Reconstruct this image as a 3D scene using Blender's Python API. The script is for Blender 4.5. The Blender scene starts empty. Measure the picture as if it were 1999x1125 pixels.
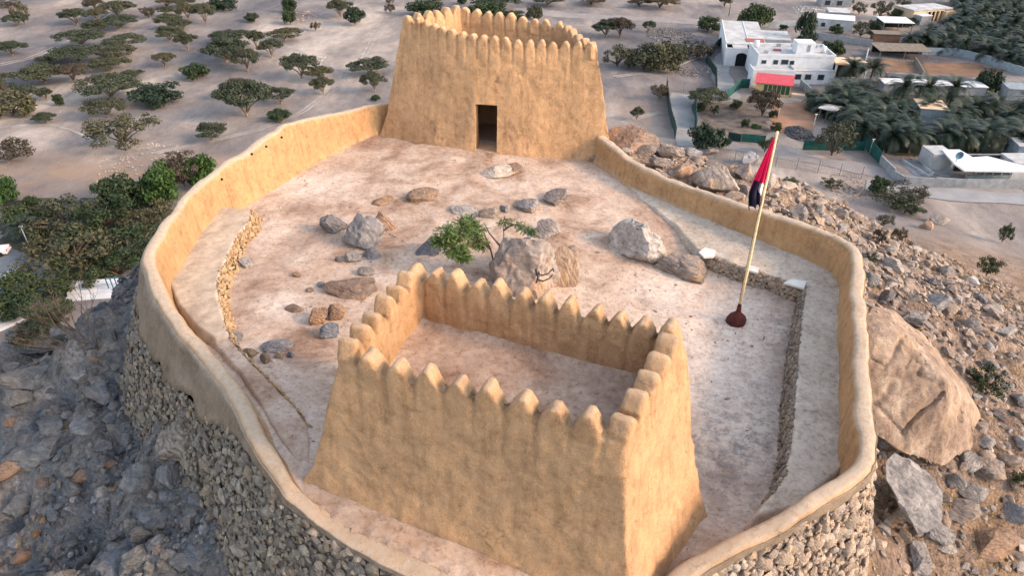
import bpy, bmesh, math, random
import numpy as np
from mathutils import Vector, Matrix, noise as mnoise
from mathutils.bvhtree import BVHTree

random.seed(7); rng = np.random.default_rng(7)
S = bpy.context.scene
COL = S.collection
R = math.radians

# ------------------------------------------------------------------ camera
F, PITCH, CH = 1350.0, R(33), 13.0          # focal length in photo pixels, pitch down, height above courtyard
cam = bpy.data.cameras.new('camera'); camo = bpy.data.objects.new('camera', cam); COL.objects.link(camo)
camo.location = (0, 0, CH); camo.rotation_euler = (math.pi/2-PITCH, 0, 0)
cam.sensor_width = 36; cam.lens = 36*F/1999; cam.clip_end = 5000; cam.clip_start = .1
S.camera = camo
# ------------------------------------------------------------------ sky, sun, exposure
SUN_EL = R(27); sx, sy = .95, -.31
SUN_AZ = math.atan2(sy, sx)
w = bpy.data.worlds.new('World'); S.world = w; w.use_nodes = True
nt = w.node_tree; bg = nt.nodes['Background']
sky = nt.nodes.new('ShaderNodeTexSky'); sky.sky_type = 'NISHITA'; sky.sun_disc = False
sky.sun_elevation = SUN_EL; sky.sun_rotation = math.pi/2-SUN_AZ
sky.air_density = 1.0; sky.dust_density = 2.0; sky.ozone_density = 1.5
hs = nt.nodes.new('ShaderNodeHueSaturation'); hs.inputs['Saturation'].default_value = .52; nt.links.new(sky.outputs[0], hs.inputs['Color']); nt.links.new(hs.outputs[0], bg.inputs[0]); bg.inputs[1].default_value = .15
sun = bpy.data.lights.new('sun', 'SUN'); suno = bpy.data.objects.new('sun', sun); COL.objects.link(suno)
sun.energy = 1.1; sun.angle = R(9); sun.color = (1, .56, .25)
d = Vector((math.cos(SUN_AZ)*math.cos(SUN_EL), math.sin(SUN_AZ)*math.cos(SUN_EL), math.sin(SUN_EL)))
suno.rotation_euler = (-d).to_track_quat('-Z', 'Y').to_euler()
suno.location = (60, -20, 40)
S.view_settings.view_transform = 'Standard'; S.view_settings.look = 'None'
S.view_settings.exposure = 1.56; S.view_settings.gamma = 1
S.render.engine = 'CYCLES'

# ------------------------------------------------------------------ geometry of the view
cp, sp_ = math.cos(PITCH), math.sin(PITCH)
def ray(px, py):
    u = (px-999.5)/F; v = (py-562.5)/F
    return np.array([u, cp-v*sp_, -sp_-v*cp])
def W(px, py, z):
    r = ray(px, py); t = (z-CH)/r[2]
    return (r[0]*t, r[1]*t, z)
def mpp(p):        # metres per photo pixel at a world point
    return (p[1]*cp+(CH-p[2])*sp_)/F

# ------------------------------------------------------------------ numpy noise
def _h(i, j, k, s):
    n = (i*374761393+j*668265263+k*2147483647+s*974711) & 0xffffffff
    n = ((n ^ (n >> 13))*1274126177) & 0xffffffff
    return ((n ^ (n >> 16)) & 0xffff)/65535.0
def n3(x, y, z, s=0):
    x = np.asarray(x, float); y = np.asarray(y, float); z = np.asarray(z, float)
    x, y, z = np.broadcast_arrays(x, y, z)
    i = np.floor(x).astype(np.int64); j = np.floor(y).astype(np.int64); k = np.floor(z).astype(np.int64)
    fx = x-i; fy = y-j; fz = z-k
    fx = fx*fx*(3-2*fx); fy = fy*fy*(3-2*fy); fz = fz*fz*(3-2*fz)
    r = 0
    for a in (0, 1):
        for b in (0, 1):
            for c in (0, 1):
                r = r+_h(i+a, j+b, k+c, s)*(fx if a else 1-fx)*(fy if b else 1-fy)*(fz if c else 1-fz)
    return r*2-1
def fbm(x, y, z, o=4, s=0):
    r = 0; a = 1.0; f = 1.0
    for q in range(o):
        r = r+a*n3(x*f, y*f, z*f, s+q*17); a *= .5; f *= 2.03
    return r

# ------------------------------------------------------------------ object helpers
def mesh_np(name, V, faces_flat, sizes, mats=(), smooth=True, sharp=None):
    me = bpy.data.meshes.new(name)
    V = np.asarray(V, np.float32); faces_flat = np.asarray(faces_flat, np.int32); sizes = np.asarray(sizes, np.int32)
    me.vertices.add(len(V)); me.vertices.foreach_set('co', V.ravel())
    me.loops.add(len(faces_flat)); me.loops.foreach_set('vertex_index', faces_flat)
    me.polygons.add(len(sizes))
    st = np.concatenate([[0], np.cumsum(sizes)[:-1]]).astype(np.int32)
    me.polygons.foreach_set('loop_start', st)
    me.update(calc_edges=True)
    me.polygons.foreach_set('use_smooth', np.full(len(sizes), bool(smooth)))
    me.validate()
    for m in mats: me.materials.append(m)
    if sharp: me.set_sharp_from_angle(angle=R(sharp))
    return me
def link(name, me, parent=None, loc=None):
    o = bpy.data.objects.new(name, me); COL.objects.link(o)
    if parent: o.parent = parent
    if loc is not None: o.location = loc
    return o
def empty(name, loc=(0, 0, 0), rz=0):
    o = bpy.data.objects.new(name, None); COL.objects.link(o); o.location = loc; o.rotation_euler = (0, 0, rz)
    o.empty_display_size = .3
    return o
def tag(o, label=None, cat=None, group=None, kind=None):
    if label: o['label'] = label
    if cat: o['category'] = cat
    if group: o['group'] = group
    if kind: o['kind'] = kind
    return o
def copy_tree(src, label=None, group=None):
    c = src.copy(); COL.objects.link(c)
    if label: c['label'] = label
    if group: c['group'] = group
    for ch in src.children:
        k = ch.copy(); COL.objects.link(k); k.parent = c
        for g in ch.children:
            q = g.copy(); COL.objects.link(q); q.parent = k
    return c

class MB:
    """collects shapes into one mesh"""
    def __init__(s): s.V = []; s.Fc = []; s.Sz = []; s.n = 0; s.M = []
    def add(s, V, Fs, mi=0):
        for v in V: s.V.append(tuple(v))
        for f in Fs: s.Fc.extend([i+s.n for i in f]); s.Sz.append(len(f)); s.M.append(mi)
        s.n += len(V); return s
    def box(s, c, size, rz=0, mi=0, ux=None, taper=1):
        a, b, h = size[0]/2, size[1]/2, size[2]/2
        ca, sa = math.cos(rz), math.sin(rz)
        V = []
        for dz, k in ((-h, 1), (h, taper)):
            for dx, dy in ((-a, -b), (a, -b), (a, b), (-a, b)):
                V.append((c[0]+(dx*ca-dy*sa)*k, c[1]+(dx*sa+dy*ca)*k, c[2]+dz))
        s.add(V, [(3, 2, 1, 0), (4, 5, 6, 7), (0, 1, 5, 4), (1, 2, 6, 5), (2, 3, 7, 6), (3, 0, 4, 7)], mi); return s
    def prism(s, poly, z0, z1, mi=0):
        n = len(poly); z0 = z0 if hasattr(z0, '__len__') else [z0]*n; z1 = z1 if hasattr(z1, '__len__') else [z1]*n
        ar = sum(poly[i-1][0]*poly[i][1]-poly[i][0]*poly[i-1][1] for i in range(n))
        idx = list(range(n)) if ar > 0 else list(range(n))[::-1]
        V = [(poly[i][0], poly[i][1], z0[i]) for i in idx]+[(poly[i][0], poly[i][1], z1[i]) for i in idx]
        Fs = [tuple(range(n))[::-1], tuple(range(n, 2*n))]+[(i, (i+1) % n, (i+1) % n+n, i+n) for i in range(n)]
        s.add(V, Fs, mi); return s
    def tube(s, pts, rad, seg=6, mi=0, cap=True):
        pts = [Vector(p) for p in pts]; n = len(pts)
        rad = rad if hasattr(rad, '__len__') else [rad]*n
        V = []; up = Vector((.13, .29, 1)).normalized()
        for i, p in enumerate(pts):
            t = (pts[min(i+1, n-1)]-pts[max(i-1, 0)]).normalized()
            a = t.cross(up)
            if a.length < .2: a = t.cross(Vector((1, 0, 0)))
            a.normalize(); b = t.cross(a)
            for k in range(seg):
                q = 2*math.pi*k/seg
                V.append(p+a*math.cos(q)*rad[i]+b*math.sin(q)*rad[i])
        Fs = []
        for i in range(n-1):
            for k in range(seg):
                k2 = (k+1) % seg
                Fs.append((i*seg+k, (i+1)*seg+k, (i+1)*seg+k2, i*seg+k2))
        if cap: Fs += [tuple(range(seg)), tuple(range((n-1)*seg, n*seg))[::-1]]
        s.add(V, Fs, mi); return s
    def mesh(s, name, mats, smooth=False, sharp=None):
        me = mesh_np(name, s.V, s.Fc, s.Sz, mats, smooth, sharp)
        if len(mats) > 1: me.polygons.foreach_set('material_index', np.array(s.M, np.int32)); me.update()
        return me
    def build(s, name, mats, parent=None, smooth=False, sharp=None, loc=None):
        if not isinstance(mats, (list, tuple)): mats = [mats]
        return link(name, s.mesh(name, mats, smooth, sharp), parent, loc)

# ------------------------------------------------------------------ materials
def ramp(nt, src, stops):
    r = nt.nodes.new('ShaderNodeValToRGB'); e = r.color_ramp.elements
    while len(e) < len(stops): e.new(.5)
    for k, (p, c) in enumerate(stops):
        e[k].position = p; e[k].color = (*c, 1) if len(c) == 3 else c
    nt.links.new(src, r.inputs[0]); return r.outputs[0]
def noise_n(nt, vec, scale, detail=6, rough=.6, dist=0):
    n = nt.nodes.new('ShaderNodeTexNoise'); n.inputs['Scale'].default_value = scale
    n.inputs['Detail'].default_value = detail; n.inputs['Roughness'].default_value = rough; n.inputs['Distortion'].default_value = dist
    nt.links.new(vec, n.inputs['Vector']); return n.outputs['Fac']
def mixc(nt, fac, a, b, mode='MIX'):
    m = nt.nodes.new('ShaderNodeMix'); m.data_type = 'RGBA'; m.blend_type = mode
    for sock, val in ((m.inputs[0], fac), (m.inputs[6], a), (m.inputs[7], b)):
        if hasattr(val, 'links'): nt.links.new(val, sock)
        elif hasattr(val, '__len__'): sock.default_value = (*val, 1)
        else: sock.default_value = val
    return m.outputs[2]
def math_n(nt, op, a, b=None, clamp=False):
    m = nt.nodes.new('ShaderNodeMath'); m.operation = op; m.use_clamp = clamp
    for sock, val in ((m.inputs[0], a), (m.inputs[1], b)):
        if val is None: continue
        if hasattr(val, 'links'): nt.links.new(val, sock)
        else: sock.default_value = val
    return m.outputs[0]
def new_mat(name, rough=.9, spec=.2):
    m = bpy.data.materials.new(name); m.use_nodes = True; nt = m.node_tree
    b = nt.nodes['Principled BSDF']; b.inputs['Roughness'].default_value = rough
    b.inputs['Specular IOR Level'].default_value = spec
    return m, nt, b
def coords(nt, kind='Object', scale=None):
    t = nt.nodes.new('ShaderNodeTexCoord').outputs[kind]
    if scale:
        mp = nt.nodes.new('ShaderNodeMapping'); mp.inputs['Scale'].default_value = scale
        nt.links.new(t, mp.inputs[0]); return mp.outputs[0]
    return t
def geo_pos(nt, scale=None):
    t = nt.nodes.new('ShaderNodeNewGeometry').outputs['Position']
    if scale:
        mp = nt.nodes.new('ShaderNodeMapping'); mp.inputs['Scale'].default_value = scale
        nt.links.new(t, mp.inputs[0]); return mp.outputs[0]
    return t
def bump(nt, b, h, strength, dist, prev=None):
    n = nt.nodes.new('ShaderNodeBump'); n.inputs['Strength'].default_value = strength; n.inputs['Distance'].default_value = dist
    nt.links.new(h, n.inputs['Height'])
    if prev: nt.links.new(prev, n.inputs['Normal'])
    nt.links.new(n.outputs[0], b.inputs['Normal']); return n.outputs[0]
def attr(nt, name):
    a = nt.nodes.new('ShaderNodeAttribute'); a.attribute_name = name; return a.outputs['Fac']

def m_plain(name, col, rough=.8, var=.15, scale=3, bmp=.15, spec=.25, metal=0, rnd=0):
    m, nt, b = new_mat(name, rough, spec); v = geo_pos(nt)
    n = noise_n(nt, v, scale, 6, .65)
    c = ramp(nt, n, [(.3, tuple(x*(1-var*1.6) for x in col)), (.7, tuple(min(1, x*(1+var)) for x in col))])
    if rnd:
        oi = nt.nodes.new('ShaderNodeObjectInfo').outputs['Random']
        c = mixc(nt, 1.0, c, ramp(nt, oi, [(0, (1-rnd,)*3), (1, (1+rnd*.5,)*3)]), 'MULTIPLY')
    nt.links.new(c, b.inputs['Base Color']); b.inputs['Metallic'].default_value = metal
    if bmp: bump(nt, b, noise_n(nt, v, scale*6, 4), bmp, .03)
    return m

def m_mud(name, base, pale, dirt, topfac=.55):
    m, nt, b = new_mat(name, .92, .15); P = geo_pos(nt)
    big = noise_n(nt, P, .7, 5, .6, .4)
    c = ramp(nt, big, [(.28, tuple(x*.80 for x in base)), (.5, base), (.72, tuple(min(1, x*1.16) for x in base))])
    med = noise_n(nt, P, 4.5, 8, .72, .3)
    c = mixc(nt, .8, c, ramp(nt, med, [(.34, (.68, .65, .62)), (.46, (.95, .95, .94)), (.54, (1.03, 1.03, 1.03)), (.66, (1.16, 1.16, 1.14))]), 'MULTIPLY')
    # vertical rain streaks
    st = noise_n(nt, geo_pos(nt, (4.5, 4.5, .22)), 1.0, 5, .65, .2)
    c = mixc(nt, .5, c, ramp(nt, st, [(.34, (.62, .57, .53)), (.46, (.92, .91, .90)), (.56, (1, 1, 1)), (.68, (1.12, 1.12, 1.12))]), 'MULTIPLY')
    # brown dirt patches
    dp = ramp(nt, noise_n(nt, P, 1.6, 7, .7, .8), [(.5, (0, 0, 0)), (.72, (1, 1, 1))])
    c = mixc(nt, math_n(nt, 'MULTIPLY', dp, .2), c, dirt)
    pt = ramp(nt, noise_n(nt, P, .9, 3, .45, 1.2), [(.50, (0, 0, 0)), (.53, (1, 1, 1))])
    c = mixc(nt, math_n(nt, 'MULTIPLY', pt, .22), c, tuple(min(1, x*1.28) for x in base))
    sw = noise_n(nt, P, 26, 8, .8, 1.5)
    c = mixc(nt, .8, c, ramp(nt, sw, [(.38, (.72, .70, .68)), (.5, (1, 1, 1)), (.62, (1.18, 1.18, 1.16))]), 'MULTIPLY')
    # upper faces paler: limy weathering plus skylight painted into the colour
    N = nt.nodes.new('ShaderNodeNewGeometry').outputs['Normal']; sx = nt.nodes.new('ShaderNodeSeparateXYZ'); nt.links.new(N, sx.inputs[0])
    up = nt.nodes.new('ShaderNodeMapRange'); up.inputs[1].default_value = .35; up.inputs[2].default_value = .95
    nt.links.new(sx.outputs[2], up.inputs[0])
    blot = ramp(nt, noise_n(nt, P, 7, 6, .7), [(.3, (.35,)*3), (.62, (1,)*3)])
    c = mixc(nt, math_n(nt, 'MULTIPLY', math_n(nt, 'MULTIPLY', up.outputs[0], topfac), blot), c, pale)
    # straw and pebble specks
    vs = nt.nodes.new('ShaderNodeTexVoronoi'); vs.inputs['Scale'].default_value = 5.5; nt.links.new(P, vs.inputs['Vector'])
    spk = ramp(nt, vs.outputs['Distance'], [(.045, (1, 1, 1)), (.075, (0, 0, 0))])
    sel = ramp(nt, vs.outputs['Color'], [(.55, (0, 0, 0)), (.6, (1, 1, 1))])
    c = mixc(nt, math_n(nt, 'MULTIPLY', spk, sel), c, (.16, .12, .09))
    # thin cracks
    mp = nt.nodes.new('ShaderNodeVectorMath'); mp.operation = 'ADD'
    nn = nt.nodes.new('ShaderNodeTexNoise'); nn.inputs['Scale'].default_value = 1.9; nn.inputs['Detail'].default_value = 5; nt.links.new(P, nn.inputs['Vector'])
    sc = nt.nodes.new('ShaderNodeVectorMath'); sc.operation = 'SCALE'; sc.inputs['Scale'].default_value = 1.1
    nt.links.new(nn.outputs['Color'], sc.inputs[0]); nt.links.new(P, mp.inputs[0]); nt.links.new(sc.outputs[0], mp.inputs[1])
    vc = nt.nodes.new('ShaderNodeTexVoronoi'); vc.feature = 'DISTANCE_TO_EDGE'; vc.inputs['Scale'].default_value = 1.1; nt.links.new(mp.outputs[0], vc.inputs['Vector'])
    ck = ramp(nt, vc.outputs['Distance'], [(.002, (1, 1, 1)), (.012, (0, 0, 0))])
    ckm = ramp(nt, noise_n(nt, P, 1.1, 3, .5), [(.54, (0, 0, 0)), (.66, (1, 1, 1))])
    ckf = math_n(nt, 'MULTIPLY', ck, ckm)
    c = mixc(nt, math_n(nt, 'MULTIPLY', ckf, .28), c, tuple(x*.45 for x in base))
    nt.links.new(c, b.inputs['Base Color'])
    h = math_n(nt, 'ADD', math_n(nt, 'MULTIPLY', med, .35), math_n(nt, 'MULTIPLY', noise_n(nt, P, 22, 6, .7), .4))
    h = math_n(nt, 'SUBTRACT', h, math_n(nt, 'MULTIPLY', ckf, .3)); h = math_n(nt, 'ADD', h, math_n(nt, 'MULTIPLY', sw, .3)); h = math_n(nt, 'ADD', h, math_n(nt, 'MULTIPLY', pt, .07))
    h = math_n(nt, 'ADD', h, math_n(nt, 'MULTIPLY', spk, .08))
    bump(nt, b, h, 1.0, .10)
    return m

def m_rock(name, c1, c2, c3, scale=1.0, rnd=.25, island=False, vein=.3, warm=None):
    m, nt, b = new_mat(name, .88, .2); P = coords(nt, 'Object') if not island else geo_pos(nt)
    n = noise_n(nt, P, 1.3*scale, 8, .65, .6)
    c = ramp(nt, n, [(.3, c1), (.5, c2), (.72, c3)])
    f = noise_n(nt, P, 7*scale, 12, .8, .4)
    c = mixc(nt, .9, c, ramp(nt, f, [(.34, (.42, .39, .38)), (.46, (.88, .87, .86)), (.54, (1.06, 1.05, 1.04)), (.66, (1.34, 1.32, 1.28))]), 'MULTIPLY')
    # veins along a tilted bedding
    wv = nt.nodes.new('ShaderNodeTexWave'); wv.inputs['Scale'].default_value = 1.4*scale; wv.inputs['Distortion'].default_value = 9; wv.inputs['Detail'].default_value = 5
    wv.inputs['Detail Scale'].default_value = 1.6
    mp = nt.nodes.new('ShaderNodeMapping'); mp.inputs['Rotation'].default_value = (.5, .9, .3); nt.links.new(P, mp.inputs[0]); nt.links.new(mp.outputs[0], wv.inputs['Vector'])
    c = mixc(nt, vein, c, ramp(nt, wv.outputs['Fac'], [(.1, (.55, .5, .47)), (.35, (1, 1, 1))]), 'MULTIPLY')
    rn = nt.nodes.new('ShaderNodeNewGeometry').outputs['Random Per Island'] if island else nt.nodes.new('ShaderNodeObjectInfo').outputs['Random']
    c = mixc(nt, 1.0, c, ramp(nt, rn, [(0, (1-rnd, 1-rnd, 1-rnd*.9)), (.35, (1.0, .93, .84)), (.6, (.92, .97, 1.04)), (.8, (1.12, .98, .82)), (1, (1+rnd*.7,)*3)]), 'MULTIPLY')
    if warm:
        ws = ramp(nt, noise_n(nt, P, .9*scale, 4, .6, .5), [(.5, (0, 0, 0)), (.64, (1, 1, 1))])
        c = mixc(nt, math_n(nt, 'MULTIPLY', ws, .6), c, warm)
    nt.links.new(c, b.inputs['Base Color'])
    h = math_n(nt, 'ADD', math_n(nt, 'MULTIPLY', f, .7), math_n(nt, 'MULTIPLY', noise_n(nt, P, 24*scale, 6, .7), .3))
    h = math_n(nt, 'ADD', h, math_n(nt, 'MULTIPLY', wv.outputs['Fac'], vein*.8))
    bump(nt, b, h, 1.0, .11/scale)
    return m

M = {}
M['mud'] = m_mud('mud_plaster', (.51, .315, .172), (.60, .46, .33), (.30, .19, .12))
M['mudwall'] = m_mud('mud_plaster_parapet', (.47, .285, .145), (.55, .45, .35), (.30, .21, .14), 1.1)
M['mudouter'] = m_mud('shaded_dirty_outer_render', (.25, .19, .135), (.50, .42, .34), (.16, .13, .10), .9)  # outer plaster darkened: shade painted into the colour, along with dirt
M['rock'] = m_rock('weathered_limestone', (.20, .175, .165), (.32, .28, .255), (.46, .41, .37), 1.2, .3, warm=(.45, .29, .17))
M['rock_warm'] = m_rock('warm_boulder_rock', (.22, .18, .155), (.36, .295, .25), (.48, .42, .37), 1.3, .05, warm=(.50, .31, .17))
M['rock_grey'] = m_rock('grey_limestone', (.17, .165, .17), (.28, .27, .27), (.42, .40, .38), 1.2, .25)
M['rock_blue'] = m_rock('blue_grey_limestone', (.12, .125, .14), (.20, .21, .23), (.33, .33, .335), 1.1, .3)
M['rock_brown'] = m_rock('brown_rock', (.17, .12, .095), (.30, .22, .17), (.42, .33, .27), 1.3, .25, warm=(.42, .24, .13))
M['rock_pale'] = m_rock('pale_limestone', (.30, .28, .27), (.48, .46, .44), (.60, .57, .55), 1.0, .15)
M['scree'] = m_rock('scree_stones', (.19, .155, .13), (.33, .275, .235), (.47, .41, .36), 2.5, .4, island=True)
M['masonry'] = m_rock('rubble_masonry', (.24, .19, .15), (.37, .30, .24), (.50, .42, .34), 3.5, .35, island=True)
M['masonry_gold'] = m_rock('rubble_bench_stones', (.30, .20, .12), (.42, .30, .18), (.52, .40, .27), 3.5, .3, island=True)

def m_ground():      # fort courtyard
    m, nt, b = new_mat('trodden_gypsum_ground', .95, .1); P = geo_pos(nt)
    c = ramp(nt, noise_n(nt, P, .55, 8, .68, .5), [(.34, (.26, .17, .12)), (.45, (.41, .30, .23)), (.56, (.52, .41, .33)), (.70, (.60, .51, .43))])
    pale = attr(nt, 'pale'); pn = noise_n(nt, P, 1.7, 8, .72, .8)
    pf = math_n(nt, 'MULTIPLY', pale, ramp(nt, pn, [(.28, (.2,)*3), (.55, (1,)*3)]))
    c = mixc(nt, pf, c, (.68, .60, .53))
    c = mixc(nt, math_n(nt, 'MULTIPLY', attr(nt, 'brown'), ramp(nt, pn, [(.3, (1,)*3), (.66, (.25,)*3)])), c, (.24, .155, .12))
    c = mixc(nt, math_n(nt, 'MULTIPLY', attr(nt, 'grey'), ramp(nt, noise_n(nt, P, 2.6, 9, .8, .5), [(.40, (.95,)*3), (.56, (.05,)*3)])), c, (.20, .18, .18))
    fine = noise_n(nt, P, 6, 10, .82, .35)
    c = mixc(nt, .95, c, ramp(nt, fine, [(.36, (.46, .38, .34)), (.45, (.90, .87, .85)), (.54, (1.03, 1.03, 1.03)), (.66, (1.2, 1.19, 1.18))]), 'MULTIPLY')
    vs = nt.nodes.new('ShaderNodeTexVoronoi'); vs.inputs['Scale'].default_value = 11; nt.links.new(P, vs.inputs['Vector'])
    spk = ramp(nt, vs.outputs['Distance'], [(.1, (1, 1, 1)), (.17, (0, 0, 0))]); sel = ramp(nt, vs.outputs['Color'], [(.6, (0, 0, 0)), (.66, (1, 1, 1))])
    msk = ramp(nt, noise_n(nt, P, .8, 4), [(.42, (0, 0, 0)), (.6, (1, 1, 1))])
    sf = math_n(nt, 'MULTIPLY', math_n(nt, 'MULTIPLY', spk, sel), msk)
    c = mixc(nt, math_n(nt, 'MULTIPLY', sf, .8), c, (.20, .15, .13))
    nt.links.new(c, b.inputs['Base Color'])
    h = math_n(nt, 'ADD', math_n(nt, 'MULTIPLY', fine, .7), math_n(nt, 'MULTIPLY', noise_n(nt, P, 38, 5, .75), .3)); h = math_n(nt, 'ADD', h, math_n(nt, 'MULTIPLY', sf, .4))
    bump(nt, b, h, .8, .05); return m
M['ground'] = m_ground()
M['banded'] = m_rock('banded_grey_rock', (.17, .16, .15), (.29, .275, .26), (.42, .40, .375), 1.0, .05, vein=.75)
M['slabrock'] = m_rock('tan_slab_rock', (.19, .145, .12), (.34, .275, .235), (.52, .46, .41), .75, .02, vein=.03, warm=(.44, .30, .19))

def m_bench():
    m, nt, b = new_mat('limewashed_bench_top', .95, .1); P = geo_pos(nt)
    c = ramp(nt, noise_n(nt, P, 1.3, 8, .7, .4), [(.3, (.37, .31, .25)), (.5, (.49, .42, .345)), (.7, (.58, .515, .44))])
    c = mixc(nt, .9, c, ramp(nt, noise_n(nt, P, 6, 10, .82), [(.36, (.48, .47, .47)), (.47, (.95,)*3), (.64, (1.2,)*3)]), 'MULTIPLY')
    nt.links.new(c, b.inputs['Base Color'])
    bump(nt, b, noise_n(nt, P, 14, 9, .75), .7, .05); return m
M['bench'] = m_bench(); M['benchtan'] = m_plain('tan_bench_top', (.47, .385, .30), .95, .2, 2.2, .6)

def m_terrain():
    m, nt, b = new_mat('desert_ground', .95, .08); P = geo_pos(nt)
    flat = geo_pos(nt, (1, .45, 1))
    sand = ramp(nt, noise_n(nt, flat, .045, 7, .60, .35), [(.32, (.105, .102, .115)), (.44, (.18, .168, .17)), (.55, (.275, .242, .222)), (.68, (.46, .40, .35))])
    sand = mixc(nt, .6, sand, ramp(nt, noise_n(nt, geo_pos(nt, (1, .55, 1)), .4, 10, .78, .15), [(.36, (.66, .66, .70)), (.5, (1, 1, 1)), (.62, (1.28, 1.24, 1.18))]), 'MULTIPLY')
    vg = nt.nodes.new('ShaderNodeTexVoronoi'); vg.inputs['Scale'].default_value = .9; nt.links.new(P, vg.inputs['Vector'])
    gs = math_n(nt, 'MULTIPLY', ramp(nt, vg.outputs['Distance'], [(.12, (1, 1, 1)), (.2, (0, 0, 0))]), ramp(nt, vg.outputs['Color'], [(.6, (0, 0, 0)), (.66, (1, 1, 1))]))
    gs = math_n(nt, 'MULTIPLY', gs, ramp(nt, noise_n(nt, P, .08, 4, .6), [(.48, (0, 0, 0)), (.6, (1, 1, 1))]))
    sand = mixc(nt, math_n(nt, 'MULTIPLY', gs, .7), sand, (.12, .105, .095))
    sand = mixc(nt, math_n(nt, 'MULTIPLY', math_n(nt, 'MULTIPLY', attr(nt, 'orange'), ramp(nt, noise_n(nt, P, .12, 7, .65), [(.35, (.1,)*3), (.6, (1,)*3)])), .9), sand, (.33, .235, .17))
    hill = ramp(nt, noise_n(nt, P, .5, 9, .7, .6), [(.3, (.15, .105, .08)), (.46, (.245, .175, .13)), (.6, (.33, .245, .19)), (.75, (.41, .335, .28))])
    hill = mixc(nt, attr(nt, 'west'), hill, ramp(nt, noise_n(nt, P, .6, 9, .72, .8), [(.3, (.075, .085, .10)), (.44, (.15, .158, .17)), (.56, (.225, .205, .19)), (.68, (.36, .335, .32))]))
    gr = ramp(nt, noise_n(nt, P, .35, 6, .65), [(.52, (0, 0, 0)), (.68, (1, 1, 1))])
    hill = mixc(nt, math_n(nt, 'MULTIPLY', math_n(nt, 'MULTIPLY', gr, attr(nt, 'east')), .6), hill, (.34, .22, .11))
    hill = mixc(nt, .8, hill, ramp(nt, noise_n(nt, P, 7, 9, .8), [(.36, (.42,)*3), (.48, (1,)*3), (.62, (1.5,)*3)]), 'MULTIPLY')
    c = mixc(nt, attr(nt, 'hill'), sand, hill)
    nt.links.new(c, b.inputs['Base Color'])
    h = math_n(nt, 'ADD', noise_n(nt, P, 3, 9, .75), math_n(nt, 'MULTIPLY', noise_n(nt, P, 16, 6, .75), .35))
    vo = nt.nodes.new('ShaderNodeTexVoronoi'); vo.inputs['Scale'].default_value = 2.6; nt.links.new(geo_pos(nt), vo.inputs['Vector'])
    v2 = nt.nodes.new('ShaderNodeTexVoronoi'); v2.inputs['Scale'].default_value = 8; nt.links.new(geo_pos(nt), v2.inputs['Vector'])
    vv = math_n(nt, 'ADD', math_n(nt, 'MULTIPLY', vo.outputs['Distance'], -.6), math_n(nt, 'MULTIPLY', v2.outputs['Distance'], -.5))
    h = math_n(nt, 'ADD', h, math_n(nt, 'MULTIPLY', vv, attr(nt, 'hill')))
    bump(nt, b, h, 1.0, .2); return m
M['terrain'] = m_terrain()

def m_leaf(name, c1, c2, rough=.7):
    m, nt, b = new_mat(name, rough, .25)
    g = nt.nodes.new('ShaderNodeNewGeometry')
    c = ramp(nt, g.outputs['Random Per Island'], [(0, c1), (1, c2)])
    oi = nt.nodes.new('ShaderNodeObjectInfo').outputs['Random']
    c = mixc(nt, 1.0, c, ramp(nt, oi, [(0, (.78, .84, .80)), (.5, (1, 1, 1)), (1, (1.25, 1.12, .95))]), 'MULTIPLY')
    nt.links.new(c, b.inputs['Base Color'])
    return m
M['leaf_green'] = m_leaf('green_foliage', (0.0174, 0.0310, 0.0136), (0.0465, 0.0713, 0.0279))
M['leaf_olive'] = m_leaf('olive_foliage', (.034, .038, .024), (.082, .086, .050))
M['leaf_acacia'] = m_leaf('acacia_foliage', (.028, .038, .025), (.068, .082, .048))
M['leaf_brown'] = m_leaf('brown_foliage', (0.0390, 0.0315, 0.0225), (0.0863, 0.0675, 0.0465))
M['leaf_bright'] = m_leaf('bright_foliage', (0.0186, 0.0465, 0.0112), (0.0465, 0.0992, 0.0248))
M['leaf_dark'] = m_leaf('dark_foliage', (0.0112, 0.0238, 0.0154), (0.0315, 0.0525, 0.0294))
M['leaf_fern'] = m_leaf('feathery_foliage', (.045, .085, .025), (.11, .17, .055))
M['palm'] = m_leaf('palm_fronds', (0.0116, 0.0241, 0.0177), (0.0372, 0.0558, 0.0349), .5)
M['bark'] = m_plain('bark', (.14, .10, .075), .9, .3, 6, .4)
M['bark_pale'] = m_plain('pale_bark', (.26, .20, .155), .9, .3, 6, .4)
M['palm_trunk'] = m_plain('palm_trunk', (.15, .115, .085), .9, .3, 5, .5)
M['white'] = m_plain('white_render', (.60, .62, .64), .8, .10, .7, .1)
M['white_dirty'] = m_plain('dusty_white_roof', (.44, .45, .45), .85, .22, .5, .2)
M['cream'] = m_plain('cream_render', (.62, .47, .32), .8, .12, .8, .1)
M['yellow'] = m_plain('yellow_render', (.55, .40, .18), .8, .12, 1, .1)
M['redroof'] = m_plain('red_roof_sheet', (.50, .07, .09), .6, .15, 1.5, .1)
M['rust'] = m_plain('rusty_red_sheet', (.34, .10, .09), .8, .2, 1, .1)
M['dark'] = m_plain('dark_interior', (.012, .013, .016), .9, .1, 1, 0)
M['glass'] = m_plain('dark_glass', (.02, .03, .04), .15, .1, 1, 0, .5)
M['greenglass'] = m_plain('green_window_panels', (.03, .09, .05), .3, .2, 1, 0, .5)
M['green'] = m_plain('green_shade_cloth', (.018, .10, .085), .8, .3, 1.5, .2)
M['darkgreen'] = m_plain('dark_fence_cloth', (.018, .045, .042), .8, .3, 1.5, .2)
M['metal'] = m_plain('grey_steel', (.20, .20, .20), .5, .2, 4, 0, .5, .6)
M['bluemetal'] = m_plain('blue_painted_railing', (.05, .13, .20), .5, .15, 4, 0)
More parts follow.
